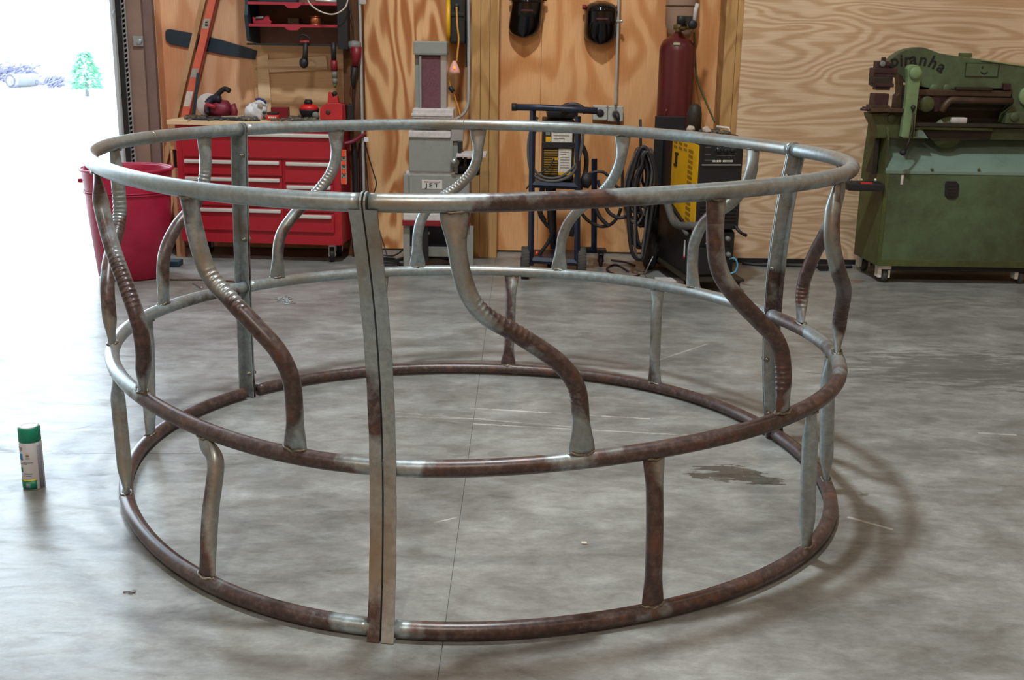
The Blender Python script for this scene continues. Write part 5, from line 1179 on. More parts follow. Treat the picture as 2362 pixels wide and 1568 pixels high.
# hoses around it
loops = [([(1240, 270), (1222, 310), (1219, 360), (1228, 400), (1255, 416), (1290, 416), (1322, 398), (1340, 350), (1346, 300)], 0.0085, 'cableg', 'dusty grey cable looped in front of the small welder, outer loop'),
         ([(1246, 285), (1226, 325), (1224, 365), (1236, 396), (1262, 410), (1296, 406), (1330, 376), (1342, 330)], 0.007, 'cableg', 'dusty grey cable looped in front of the small welder, inner loop'),
         ([(1278, 365), (1268, 384), (1252, 396), (1240, 402), (1222, 425), (1214, 436)], 0.0045, 'cable', 'thin black lead running left from the front of the small welder')]
for pts, r_, mt, lab in loops: cable('welder_cable', [P(x, y, Ym-0.03-0.002*i) for i, (x, y) in enumerate(pts)], r_, mt, lab, group=None)
for pts, r_, lab in (([(1244, 470), (1250, 500), (1262, 520), (1274, 530), (1266, 556), (1248, 582), (1240, 602)], 0.011, 'black torch hose hanging below the small welder'),
                     ([(1252, 425), (1248, 460), (1246, 490), (1256, 510)], 0.016, 'thick black hose behind the left upright of the cart'),
                     ([(1264, 425), (1268, 470), (1270, 510), (1273, 535)], 0.018, 'thick black hose hanging behind the middle of the cart'),
                     ([(1340, 330), (1352, 360), (1350, 400), (1340, 430), (1330, 470), (1322, 520), (1318, 545)], 0.014, 'black hose hanging beside the right upright of the cart')):
    cable('torch_hose', [P(x, y, Ym+0.16) for x, y in pts], r_, 'cable', lab, 'hose')
m = MB(); m.tube([P(1239, 580, Ym+.08), P(1236, 590, Ym+.08)], 0.007, 8); single('orange_tip', m, MT['orange'], 'small bright orange tip at the end of the hanging torch hose', 'tip')
m = MB(); m.blob(P(1352, 416, Ym+0.02), (0.035, 0.03, 0.045), 8, 0.3, 2); single('ground_clamp', m, MT['black'], 'black clamp hanging on the right of the small welder', 'clamp')

# tangled cables between the carts
for i, (pts, r_) in enumerate((([(1345, 420), (1362, 400), (1388, 396), (1405, 408), (1420, 428), (1440, 440)], 0.009), ([(1340, 490), (1358, 510), (1385, 522), (1408, 518), (1425, 500), (1432, 480)], 0.010),
     ([(1372, 475), (1382, 498), (1394, 512), (1405, 522)], 0.012), ([(1395, 470), (1405, 490), (1425, 502), (1445, 500), (1470, 505)], 0.011), ([(1420, 460), (1440, 470), (1460, 488), (1490, 490), (1515, 470)], 0.008),
     ([(1380, 415), (1384, 432), (1400, 445), (1412, 440)], 0.009), ([(1430, 430), (1440, 470), (1452, 495)], 0.007))):
    cable('tangled_cable', [P(x, y, 6.75-0.02*i) for x, y in pts], r_, 'cable', ['black cable arching between the two welders, uppermost of the tangle', 'black cable sagging lowest between the two welders', 'short thick cable dropping behind the tangle', 'black cable reaching from the tangle to the hanging coil', 'black cable swinging across toward the yellow welder', 'small cable bend high in the tangle', 'thin cable dropping beside the hanging coil'][i])

# ---------------------------------------------------------------- tall yellow and black welder
wrot = R_(9.0); FYw = 6.22
c0 = P(1600, 600, FYw)
wd = thing('large_welder', 'tall yellow and black welding machine on a low black wheeled base', 'welder', (c0.x, FYw, 0), wrot)
def wz(px, py, dy=0.0): return P(px, py, FYw+dy).z
Wd = (P(1708, 450, FYw+0.04).x-c0.x)/math.cos(wrot); Dp = 0.72
zt_w = wz(1640, 318); zy0 = wz(1598, 530); zy1 = wz(1598, 336)
m = MB(); m.box(0.0, 0.0, zy0, Wd, Dp, zt_w, 0.006); cs = part('case', m, MT['blackm'], wd, True)
# yellow side panel with slanted foot
m = MB(); yb0, yb1 = 0.012, 0.50
pts = [Vector((-0.004, yb0, zy0-0.03)), Vector((-0.004, yb0, zy1)), Vector((-0.004, yb1, zy1+0.022)), Vector((-0.004, yb1, zy0+0.10))]
m.extrude(pts, Vector((0.006, 0, 0)), 0.0); ys = part('side_panel', m, MT['yellow'], wd, True, 'yellow left side panel')
def slot(y0, z0, w_, h_, slant=0.004, par=ys):
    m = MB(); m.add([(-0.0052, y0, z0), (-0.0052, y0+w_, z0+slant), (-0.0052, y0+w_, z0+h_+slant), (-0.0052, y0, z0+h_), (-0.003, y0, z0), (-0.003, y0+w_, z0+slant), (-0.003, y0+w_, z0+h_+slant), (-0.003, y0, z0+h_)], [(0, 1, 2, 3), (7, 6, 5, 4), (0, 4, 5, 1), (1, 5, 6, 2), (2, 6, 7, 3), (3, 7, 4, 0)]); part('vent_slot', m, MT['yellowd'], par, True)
for k in range(15): slot(0.10, zy1-0.055-k*0.029, 0.085, 0.018)
for j in range(3):
    for k in range(2): slot(0.215+j*0.095, zy1-0.028-k*0.026, 0.065, 0.015)
m = MB(); zc = zy1-0.11; m.box(-0.0075, 0.39, zc-0.03, -0.004, 0.43, zc+0.03, 0.001); m.box(-0.008, 0.375, zc+0.02, -0.004, 0.435, zc+0.036, 0.001); m.box(-0.008, 0.39, zc-0.045, -0.004, 0.45, zc-0.03, 0.001); part('side_latch', m, MT['black'], ys, True)
# front
def FR(name, x0, z0, x1, z1, y0=-0.004, y1=0.002, mt='black', bev=0.001, par=None, label=None):
    m = MB(); m.box(x0, y0, z0, x1, y1, z1, bev); return part(name, m, MT[mt], par or wd, True, label)
pzl = wz(1650, 379); 
pn = FR('control_panel', 0.02, pzl+0.004, Wd-0.015, zt_w-0.03, -0.004, 0.002, 'ink'); 
FR('panel_ledge', 0.015, pzl-0.008, Wd-0.012, pzl, -0.010, 0.002, 'greyd')
MT['printd'] = flat('dim_grey_print', '5f6660', 0.6)
for k in range(3):
    cx_ = Wd*(0.42+0.16*k); m = MB(); m.disc((cx_, -0.010, pzl+0.075), 0.012, 0.012); kb = part('control_knob', m, MT['black'], pn, True)
    m = MB(); m.tube([Vector((cx_+0.018*math.cos(a), -0.0045, pzl+0.075+0.018*math.sin(a))) for a in [PI*1.15*j/12-0.2 for j in range(13)]], 0.0008, 4); part('dial_scale', m, MT['printd'], pn, True)
m = MB(); m.disc((Wd*0.40, -0.008, pzl+0.083), 0.004, 0.004, n=10); part('indicator_lamp', m, MT['white'], pn, True)
for k, (xa_, wa_) in enumerate([(0, 5), (7, 4), (13, 3), (18, 5), (25, 5), (32, 3), (43, 4), (49, 5), (56, 3), (61, 5), (68, 4), (74, 3), (79, 5)]):
    m = MB(); x_ = Wd*0.30+xa_*0.00135; m.box(x_, -0.0046, pzl+0.011, x_+wa_*0.00135, -0.0038, pzl+0.0225); part('printed_character', m, MT['paper'], pn, True)
for x_, z_, w2 in ((0.03, 0.05, 0.03), (0.03, 0.02, 0.02), (0.05, 0.02, 0.02), (Wd-0.07, 0.055, 0.03), (Wd*0.4, 0.045, 0.10), (0.03, 0.09, 0.03), (Wd-0.07, 0.085, 0.02)):
    FR('printed_line', x_, pzl+z_, x_+w2, pzl+z_+0.003, -0.0048, -0.0035, 'printd', 0, pn)
for k in range(4): FR('front_louvre', 0.02, pzl-0.055-0.075-k*0.018, Wd-0.02, pzl-0.048-0.075-k*0.018, -0.008, 0.002, 'blackm', 0.002)
for k in range(5): FR('front_louvre', 0.02, wz(1650, 478)-k*0.020, Wd-0.02, wz(1650, 478)-k*0.020+0.009, -0.008, 0.002, 'blackm', 0.002)
# lower base
m = MB(); zs2 = wz(1598, 530)
m.extrude([Vector((-0.02, 0.02, 0.075)), Vector((-0.02, 0.02, zs2-0.02)), Vector((-0.02, Dp-0.06, zs2+0.13)), Vector((-0.02, Dp-0.06, 0.075))], Vector((Wd+0.01, 0, 0)), 0.006); lb = part('base_box', m, MT['blackm'], wd, True)
m = MB(); m.tube([Vector((-0.035, 0.03, zs2-0.03)), Vector((-0.035, Dp, zs2+0.12))], 0.012, 8); part('base_rail', m, MT['cableg'], wd, True)
m = MB(); m.box(-0.05, -0.07, 0.062, Wd+0.03, Dp-0.02, 0.078, 0.004); part('base_tray', m, MT['oily'], wd, True)
FR('base_front', 0.005, 0.09, Wd-0.03, zs2-0.10, 0.005, 0.022, 'blackm', 0.004)
for k, (x_, z_) in enumerate(((Wd-0.06, zs2-0.05), (Wd-0.05, zs2-0.14), (Wd-0.09, zs2-0.17))):
    m = MB(); m.tube([Vector((x_, 0.006, z_)), Vector((x_, -0.02, z_))], 0.014, 10); part('torch_socket', m, MT['greyd'], wd, True)
m = MB(); m.tube(smooth_path([Vector((-0.06, 0.36, wz(1530, 490))), Vector((-0.05, 0.22, zy0-0.0)), Vector((-0.02, 0.02, zy0+0.02)), Vector((0.03, -0.04, zy0+0.03)), Vector((0.12, -0.05, zy0+0.035))], 6), 0.022, 12); part('torch_cable', m, MT['cableg'], wd, True)
m = MB(); m.tube(smooth_path([Vector((Wd-0.02, 0.0, zy0+0.02)), Vector((Wd, -0.03, zy0-0.01)), Vector((Wd+0.04, -0.03, zy0-0.03))], 4), 0.009, 8); part('cable_hook', m, MT['blackm'], wd, True)
m = MB(); zz = wz(1700, 618); m.tube(smooth_path([Vector((Wd-0.045, -0.005, zz+0.045)), Vector((Wd-0.015, -0.01, zz+0.05)), Vector((Wd+0.005, -0.012, zz+0.015)), Vector((Wd-0.005, -0.012, zz-0.025)), Vector((Wd-0.04, -0.01, zz-0.04))], 6), 0.0048, 8); part('blue_hose', m, MT['bluec'], wd, True, 'light blue hose')
m = MB(); zz = wz(1574, 600); m.box(-0.024, 0.10, zz, -0.0205, 0.118, zz+0.095, 0.001); part('white_label_strip', m, MT['white'], lb, True); m = MB(); m.box(-0.025, 0.10, zz-0.008, -0.0205, 0.118, zz+0.004, 0.001); part('red_label_end', m, MT['red'], lb, True)
m = MB(); m.tube(smooth_path([Vector((0.06, -0.012, wz(1610, 560))), Vector((0.09, -0.02, wz(1610, 567))), Vector((0.14, -0.012, wz(1610, 564)))], 4), 0.004, 6); part('white_lead', m, MT['offwhite'], wd, True)
for x_, y_ in ((-0.02, -0.02), (Wd, -0.03)): caster(wd, x_, y_, 0.026, 0.02, 0.0615, 'black', 'blackm', True)
for x_ in (-0.075, Wd+0.03):
    m = MB(); m.lathe([(0.05, -0.022), (0.108, -0.022), (0.114, -0.012), (0.114, 0.012), (0.108, 0.022), (0.05, 0.022)], (x_, Dp-0.08, 0.1145), 28, 'x'); wh = part('rear_wheel', m, MT['black'], wd, True)
    m = MB(); m.lathe([(0.001, -0.03), (0.022, -0.028), (0.05, -0.012), (0.05, 0.012), (0.022, 0.028), (0.001, 0.03)], (x_, Dp-0.08, 0.1145), 18, 'x', cap=False); part('hub', m, MT['greyd'], wh, True)
m = MB(); m.tube([Vector((-0.09, Dp-0.08, 0.1145)), Vector((Wd+0.04, Dp-0.08, 0.1145))], 0.01, 8); part('axle', m, MT['greyd'], wd, True)
# hanging cable coil on the rear left
hk = thing('cable_hook_rod', 'upright black rod behind the yellow welder carrying the cable coil', 'rod', P(1478, 345, 6.8))
m = MB(); m.tube([P(1477, 275, 6.8), P(1478, 350, 6.8), P(1482, 420, 6.8), P(1500, 470, 6.8)], 0.008, 8); part('rod', m, MT['blackm'], hk)
labels = ['outermost', 'wide second', 'third', 'narrow inner', 'leaning right-hand', 'low-hanging', 'shortest']
random.seed(21)
for i in range(14):
    wdt = random.uniform(12, 27); lo = random.choice([430, 470, 500, 520, 550]); xc_ = 1484+random.uniform(-12, 12); Yc = 6.76-0.013*i; tp_ = random.uniform(344, 366); tl = random.uniform(-10, 8)
    j_ = lambda a=4: random.uniform(-a, a)
    pts = [P(xc_-wdt*0.45+j_(), tp_+22+j_(), Yc), P(xc_-wdt*0.1, tp_+j_(), Yc), P(xc_+wdt*0.45, tp_-2+j_(), Yc), P(xc_+wdt*0.95+j_(), tp_+38, Yc), P(xc_+wdt+j_(), 440, Yc), P(xc_+wdt*0.6+tl+j_(), lo+25, Yc), P(xc_+tl, lo+48+j_(), Yc), P(xc_-wdt*0.8+tl+j_(), lo+22, Yc), P(xc_-wdt*1.25+j_(), 445, Yc), P(xc_-wdt*0.95+j_(), 400, Yc)]
    pp = smooth_path(pts+[pts[0]], 5)[:-1]
    m = MB(); m.tube(pp, 0.0070+0.0022*(i % 3), 8, closed=True)
    single('hanging_cable_loop', m, MT['cable'] if i % 3 else MT['cableg'], 'black welding cable loop in the coil hung left of the yellow welder', 'cable', 'cable loops hung left of the yellow welder')  # every third loop grey, standing in for highlights on black cable
cable('filler_wire', [P(1506, 592, 6.3), P(1497, 610, 6.28), F(1487, 632, 0.003)], 0.0022, 'handle', 'thin bright wire touching the floor left of the yellow welder', 'wire')
for i, pts in enumerate(([(1450, 626), (1420, 610), (1400, 622), (1440, 640), (1475, 634)], [(1410, 600), (1440, 604), (1465, 612)])):
    cable('floor_cable', [F(x, y, 0.006) for x, y in pts], 0.006, 'rustd', ['dark cable looped on the floor behind the ring by the yellow welder', 'dark cable end on the floor between the two welders'][i])
# things on the welder top
Mw = Matrix.Translation(wd.location) @ Matrix.Rotation(wrot, 4, 'Z')
def on_w(px, dy): q = P(px, 300, FYw+dy); return Vector((q.x, q.y, zt_w+0.0005))
m = MB(); m.rect(1505, 268, 1574, 560, 6.93, 0.02, 0.004); part('bottle_rack_panel', m, MT['blackm'], wd)
def onw_box(name, x0, y0, x1, y1, h, mt, label, cat, z0=0.0005, bev=0.003):
    m = MB(); m.box(x0, y0, zt_w+z0, x1, y1, zt_w+z0+h, bev); m.v = [tuple(Mw @ Vector(v)) for v in m.v]; return single(name, m, MT[mt], label, cat)
onw_box('brown_tray', 0.0, 0.04, Wd-0.02, 0.34, 0.010, 'rustd', 'thin dark brown tray on top of the yellow welder', 'tray')
jar = thing('dark_jar', 'dark domed jar standing on the brown tray of the yellow welder', 'jar', Mw @ Vector((0.045, 0.27, zt_w+0.0112)))
jc = jar.location; m = MB(); hh = P(1588, 238, jc.y).z-jc.z; m.lathe([(0.036, 0), (0.041, 0.006), (0.042, hh*0.62), (0.035, hh*0.86), (0.018, hh*0.98), (0.001, hh)], jc, 20); part('jar_body', m, MT['oily'], jar)
m = MB()
for k in range(9): m.blob(jc+Vector((0.034*math.cos(k*2.2+3), -0.034*abs(math.sin(k*2.2)), 0.01+hh*0.5*((k*0.37) % 1))), 0.006, 5, 0.2, k)
part('paint_spot', m, MT['paper'], jar)
for i, (x_, y_, r_, lab) in enumerate(((0.005, 0.20, 0.024, 'pale lump of putty at the left edge of the brown tray'), (0.085, 0.17, 0.022, 'pale round lump in front of the dark jar'), (0.075, 0.10, 0.018, 'small pale chunk near the front of the brown tray'))):
    q = Mw @ Vector((x_, y_, zt_w+0.0112+r_*0.8)); m = MB(); m.blob(q, (r_, r_, r_*0.85), 8, 0.3, i+20); single('pale_lump', m, MT['rag'], lab, 'lump')
m = MB(); random.seed(3)
for k in range(46):
    x_ = random.uniform(0.05, Wd-0.05); y_ = random.uniform(0.06, 0.30); s_ = random.uniform(0.008, 0.022)
    RM = Mw @ Matrix.Translation((x_, y_, zt_w+0.0112+s_*0.4)) @ Matrix.Rotation(random.uniform(0, 3), 4, 'Z') @ Matrix.Rotation(random.uniform(-.4, .4), 4, 'X')
    m.box(-s_, -s_*.5, -s_*.35, s_, s_*.5, s_*.35, 0, RM)
single('metal_bits', m, MT['scrap'], 'loose metal bits heaped on the brown tray of the yellow welder', 'metal bits', stuff=True)
m = MB(); m.tube([Mw @ Vector((Wd*0.62, 0.2, zt_w+0.045)), Mw @ Vector((Wd*0.86, 0.16, zt_w+0.040)), Mw @ Vector((Wd*0.88, 0.15, zt_w+0.014))], 0.007, 8); single('white_elbow', m, MT['paper'], 'small white bent fitting at the right of the brown tray', 'fitting')

# ---------------------------------------------------------------- gas cylinder
TY = 6.99
a = P(1521, 240, TY); b_ = P(1604, 240, TY); R0 = (b_.x-a.x)/2*1.0; cx_ = P(1564, 200, TY).x
zsh = P(1565, 118, TY).z; ztt = P(1565, 84, TY).z
tk = thing('gas_cylinder', 'tall maroon gas cylinder with a small yellow label, behind the yellow welder', 'gas cylinder', (cx_, TY+R0*0.0, 0))
m = MB(); m.lathe([(R0*0.96, 0.0), (R0, 0.015), (R0, zsh), (R0*0.95, zsh+0.030), (R0*0.80, zsh+0.062), (R0*0.55, ztt-0.004), (R0*0.30, ztt+0.012), (0.03, ztt+0.02), (0.001, ztt+0.02)], (cx_, TY+R0, 0), 40); part('cylinder_body', m, MT['tank'], tk)
m = MB(); m.tube([(cx_, TY+R0, ztt+0.015), (cx_, TY+R0, ztt+0.075)], [0.022, 0.018], 12); vl = part('valve', m, MT['brass'], tk)
m = MB(); m.tube([(cx_-0.03, TY+R0, ztt+0.055), (cx_+0.07, TY+R0-0.02, ztt+0.055)], 0.016, 12); m.tube([(cx_+0.02, TY+R0-0.03, ztt+0.05), (cx_+0.02, TY+R0-0.09, ztt+0.055)], 0.02, 12); rg = part('regulator', m, MT['brass'], tk)
for (px_, py_, r_) in ((1598, 57, 0.026), (1572, 46, 0.024)):
    m = MB(); m.disc(P(px_, py_, TY-0.02), r_, 0.022); gz = part('gauge', m, MT['blackm'], rg); m = MB(); m.disc(P(px_, py_, TY-0.033), r_*0.72, 0.002); part('gauge_face', m, MT['paper'], gz)
m = MB(); m.tube([P(1600, 60, TY-0.01), P(1605, 22, TY-0.01), P(1609, 8, TY-0.01)], 0.012, 12); part('flow_tube', m, MT['greyl'], rg)
m = MB(); m.box(P(1563, 30, TY).x, TY-0.01, P(1563, 56, TY).z, P(1600, 30, TY).x, TY+0.03, P(1563, 36, TY).z, 0.003); part('regulator_guard', m, MT['oily'], rg)
m = MB(); vs = []; n = 10
for k in range(n+1):
    an = R_(-112+22*k/n)
    for zz in (P(1555, 103.5, TY).z, P(1555, 98.5, TY).z):
        rr = R0*(0.94 if zz < zsh+0.045 else 0.86)+0.004
        for e in (0, 0.0015): vs.append(Vector((cx_+(rr+e)*math.cos(an), TY+R0+(rr+e)*math.sin(an), zz)))
fs = []
for k in range(n): b0 = k*4; b1 = b0+4; fs += [(b0+1, b1+1, b1+3, b0+3), (b0, b0+2, b1+2, b1), (b0, b1, b1+1, b0+1), (b0+2, b0+3, b1+3, b1+2)]
m.add(vs, fs+[(0, 1, 3, 2), (n*4, n*4+2, n*4+3, n*4+1)], False); part('label_strip', m, MT['canolive'], tk, label='small pale yellow label strip')
m = MB(); m.tube(smooth_path([P(1601, 75, TY+.05), P(1604, 140, TY+0.12), P(1608, 180, TY+0.12), P(1624, 225, TY+.1), P(1640, 262, TY+.08), P(1649, 282, TY+.06)], 6), 0.006, 8); part('gas_hose', m, MT['greeno'], tk)
m = MB(); m.tube([P(1538, 252, TY-0.002), P(1536, 258, TY-0.002)], 0.004, 6); part('scuff_stud', m, MT['brass'], tk)
# second, tan sleeve hanging behind the regulator
q = P(1574, 84, 7.16); tn = thing('tan_bottle', 'pale tan rounded bottle mounted on the wall above the maroon cylinder', 'bottle', (q.x, 7.18, q.z))
xw2 = (P(1611, 30, 7.18).x-P(1538, 30, 7.18).x)/2; cxx = P(1575, 30, 7.18).x; z0_ = P(1575, 88, 7.18).z
m = MB(); m.lathe([(0.001, z0_), (xw2*0.62, z0_+0.002), (xw2*0.78, z0_+0.03), (xw2, z0_+0.085), (xw2, z0_+0.20), (xw2*0.94, z0_+0.40), (xw2*0.9, z0_+0.7), (0.001, z0_+0.75)], (cxx, 7.245, 0), 32, cap=False); m.v = [(x, 7.245+(y-7.245)*0.75, z) for x, y, z in m.v]; part('bottle_body', m, MT['tanktan'], tn)
m = MB(); m.tube([Vector((cxx+xw2*1.01*math.cos(a_), 7.245+xw2*0.77*math.sin(a_), z0_+0.19)) for a_ in [2*PI*k/32 for k in range(32)]], 0.003, 6, closed=True); part('retaining_band', m, MT['rustb'], tn)

# ---------------------------------------------------------------- ironworker machine
IY = 6.50
iw = thing('ironworker', 'oily green ironworker press on white casters in front of the pale plywood', 'machine', (P(2200, 640, IY).x, IY+0.2, 0))
def IP(name, pts, dy, dep, mt, bev=0.003, par=None, label=None):
    m = MB(); m.prism(pts, IY+dy, dep, bev); return part(name, m, MT[mt], par or iw, label=label)
def IR(name, a, b_, c_, d_, dy, dep, mt, bev=0.003, par=None, label=None):
    m = MB(); m.rect(a, b_, c_, d_, IY+dy, dep, bev); return part(name, m, MT[mt], par or iw, label=label)
XRp = 2480; DEP = 0.36
# cabinet: front leans back a little at the top; deck slopes up
zc0 = P(2040, 612, IY).z; zc1 = P(2045, 398, IY).z; zd = P(2045, 318, IY+0.16).z
xl0 = P(2033, 500, IY).x; xr0 = P(XRp, 500, IY).x
m = MB(); m.box(xl0, IY, zc0, xr0, IY+DEP, zc1, 0.006); cab = part('cabinet', m, MT['green'], iw)
m = MB(); m.box(xl0+0.01, IY-0.003, zc0-0.003, xr0, IY+0.01, P(2040, 598, IY).z, 0.002); part('skirt', m, MT['greeno'], cab)
m = MB(); m.box(xl0-0.001, IY-0.004, zc0, xl0+0.022, IY+0.01, zc1, 0.003); part('corner_strip', m, MT['greeno'], cab)
m = MB(); m.extrude([Vector((xl0, IY-0.004, zc1-0.006)), Vector((xl0, IY-0.004, zc1+0.012)), Vector((xl0+0.0, IY+0.17, zd)), Vector((xl0, IY+DEP, zd)), Vector((xl0, IY+DEP, zc1-0.006))], Vector((xr0-xl0, 0, 0)), 0.003); deck = part('deck', m, MT['greent'], iw, label='blue-green sloping deck panel')
for px_ in (2150, 2258): 
    m = MB(); m.disc(P(px_, 391, IY-0.004), 0.009, 0.008, n=10); part('bolt', m, MT['greeno'], deck)
# left flank: tapered side cheek seen at an angle
m = MB(); xs = P(1985, 560, IY+0.30).x
m.extrude([Vector((xl0-0.004, IY+0.01, zc0+0.0)), Vector((xl0-0.004, IY+0.01, zd)), Vector((xl0-0.02, IY+0.05, P(2020, 262, IY).z)), Vector((xl0-0.02, IY+DEP-0.02, P(2020, 262, IY).z)), Vector((xl0-0.03, IY+DEP, zc1)), Vector((xl0-0.03, IY+DEP, zc0))], Vector((0.012, 0, 0)), 0.002); part('side_cheek', m, MT['greeno'], iw)
m = MB(); m.extrude([Vector((xl0-0.05, IY+0.10, zc1-0.02)), Vector((xl0-0.05, IY+0.10, zd-0.0)), Vector((xl0-0.03, IY+0.14, zd)), Vector((xl0-0.05, IY+0.22, zc1-0.02))], Vector((0.03, 0, 0)), 0.002); part('side_guide', m, MT['oily'], iw)
# vent / emblem plate, chalk mark
v_ = IP('vent_plate', [(2183, 418), (2206, 418), (2213, 426), (2211, 450), (2204, 459), (2187, 459), (2180, 451), (2181, 426)], -0.008, 0.010, 'black', 0.003)
for k in range(4): IR('vent_slot', 2188, 426+k*8, 2206, 429+k*8, -0.011, 0.004, 'oily', 0.0, v_)
IR('chalk_mark', 2078, 404, 2084, 426, -0.0035, 0.004, 'greyl', 0.001, cab)
# black box standing in for the shade under the cabinet
m = MB(); m.box(xl0+0.04, IY+0.03, 0.075, xr0, IY+DEP-0.02, zc0-0.004, 0.004); part('underside_shade_box', m, MT['blackm'], iw)
for (px_, py_, dy_) in ((2037, 652, 0.02), (1992, 626, 0.27), (2352, 656, 0.02), (2395, 630, 0.27)):
    q = F(px_, py_); hC = zc0-0.006 if dy_ < 0.1 else zc0-0.006
    m = MB(); m.lathe([(0.001, -0.014), (0.036, -0.014), (0.040, -0.008), (0.040, 0.008), (0.036, 0.014), (0.001, 0.014)], (q.x+0.006, q.y+0.03, 0.0408), 20, 'x', cap=False); whl = m
    m = MB(); 
    m.box(q.x-0.036, q.y+0.0, 0.030, q.x-0.014, q.y+0.065, 0.088, 0.004); m.box(q.x+0.024, q.y+0.0, 0.030, q.x+0.036, q.y+0.065, 0.088, 0.003); m.box(q.x-0.036, q.y-0.008, 0.082, q.x+0.038, q.y+0.07, 0.121, 0.005)
    fk = part('caster', m, MT['castw'], iw); fk['kind'] = 'stuff'; del fk['kind']; part('wheel', whl, MT['wheel'], fk)
    m = MB(); m.box(q.x-0.035, q.y-0.015, 0.122, q.x+0.04, q.y+0.075, zc0+0.001, 0.002); part('caster_pad', m, MT['oily'], iw)
# head
head = IP('head_plate', [(2046, 146), (2053, 139), (2062, 130), (2069, 125), (2081, 118), (2094, 113), (2107, 110), (2120, 108.6), (2131, 109.5), (2141, 112.6), (2153, 117), (2165, 122), (2185, 126), (2206, 129), (2248, 135), (2288, 141), (2362, 151.5), (XRp, 168), (XRp, 290), (2322, 286), (2318, 262), (2338, 240), (2334, 222), (2330, 204), (2200, 206), (2165, 208), (2128, 200), (2090, 190), (2074, 172), (2062, 158), (2050, 154)], 0.05, 0.09, 'green', 0.004)
m = MB(); m.prism([(2262, 139.5), (2362, 153.5), (XRp, 170), (XRp, 167.5), (2362, 151), (2262, 137)], IY+0.044, 0.102, 0.0); part('top_edge', m, MT['greenl'], head)
IR('top_nut', 2218, 122, 2243, 133, 0.07, 0.05, 'greeno', 0.004, head)
np_ = IR('data_plate', 2228, 146, 2303, 176, 0.0455, 0.004, 'green', 0.001, head)
for a in (((2227, 145), (2304, 146.6)), ((2226, 175.5), (2300, 177)), ((2227, 145), (2228.3, 176)), ((2302, 146), (2303.4, 177))): IR('plate_border', a[0][0], a[0][1], a[1][0], a[1][1], 0.044, 0.002, 'oily', 0.0, head)
m = MB(); m.tube(smooth_path([P(2262, 166, IY+0.045), P(2268, 170, IY+0.045), P(2274, 169, IY+0.045), P(2278, 165.5, IY+0.045)], 4), 0.0035, 6); m.tube([P(2268, 152, IY+.045), P(2265, 158, IY+.045)], 0.003, 6); part('plate_emblem', m, MT['ink'], head)
# piranha lettering along an arc
word = 'piranha'; cpx, cpy = 2109, 200; 
tp = [(2065, 152.5, 14), (2079.5, 152, 7), (2092.5, 150.5, 4), (2106, 148.5, 0), (2127, 150.5, -9), (2147, 156, -24), (2165, 165, -32)]
for ch_, (px_, py_, an) in zip(word, tp):
    v, f = letters(ch_, 0.092, 0.0004, 0.0024); a_ = R_(an); q = P(px_, py_, IY+0.0488)
    m = MB(); m.add([Vector((q.x+(p.x*math.cos(a_)-(p.y)*math.sin(a_)), IY+0.0488-p.z, q.z+p.x*math.sin(a_)+(p.y)*math.cos(a_))) for p in v], f); part('letter', m, MT['ink'], head)
# lower left column and table
IP('punch_column', [(2011, 262), (2083, 258), (2076, 318), (2026, 318), (2021, 288), (2013, 272)], 0.03, 0.16, 'greeno', 0.003)
m = MB(); m.disc(P(2058, 273, IY+0.028), 0.027, 0.012); part('column_pin', m, MT['greeno'], iw)
IR('column_edge', 2079, 196, 2089, 318, 0.025, 0.05, 'oily', 0.002)
IP('throat_edge', [(2072, 168), (2083, 176), (2087, 250), (2066, 249), (2069, 221), (2075, 216), (2075, 190)], 0.05, 0.08, 'rustb', 0.002)
IR('die_table', 2010, 250, 2088, 259, -0.02, 0.18, 'rustb', 0.003)
m = MB(); m.tube([P(1985, 251.5, IY+.03), P(2012, 253, IY+.03)], 0.0085, 8); m.tube([P(2000, 252, IY+.03), P(2006, 252.5, IY+.03)], 0.012, 6); part('table_stop_rod', m, MT['rustd'], iw)
IR('lower_die', 2017, 216, 2050, 250, 0.01, 0.10, 'rustd', 0.004); IR('die_collar', 2012, 243, 2053, 251, 0.0, 0.12, 'rustb', 0.003)
ph = IR('punch_head', 2024, 141, 2052, 160, 0.01, 0.08, 'rustd', 0.006)
IR('punch_ram', 2017, 157, 2070, 170, 0.0, 0.10, 'rustd', 0.006); IR('punch_ram', 2015, 169, 2066, 178, 0.005, 0.09, 'rustd', 0.004); IR('stripper', 2014, 177, 2060, 198, 0.0, 0.09, 'oily', 0.008); IR('punch_nut', 2018, 192, 2063, 201, -0.005, 0.09, 'rustd', 0.006); IR('punch_tip', 2021, 200, 2054, 208, 0.01, 0.07, 'rustd', 0.005)
IR('top_bolt', 2036, 132, 2044, 143, 0.03, 0.03, 'rustd', 0.003, ph); m = MB(); m.disc(P(2036, 147, IY+0.004), 0.016, 0.012); part('grease_nipple', m, MT['greyd'], ph); IR('guide_bar', 2044, 144, 2058, 152, 0.0, 0.05, 'rustd', 0.003, ph)
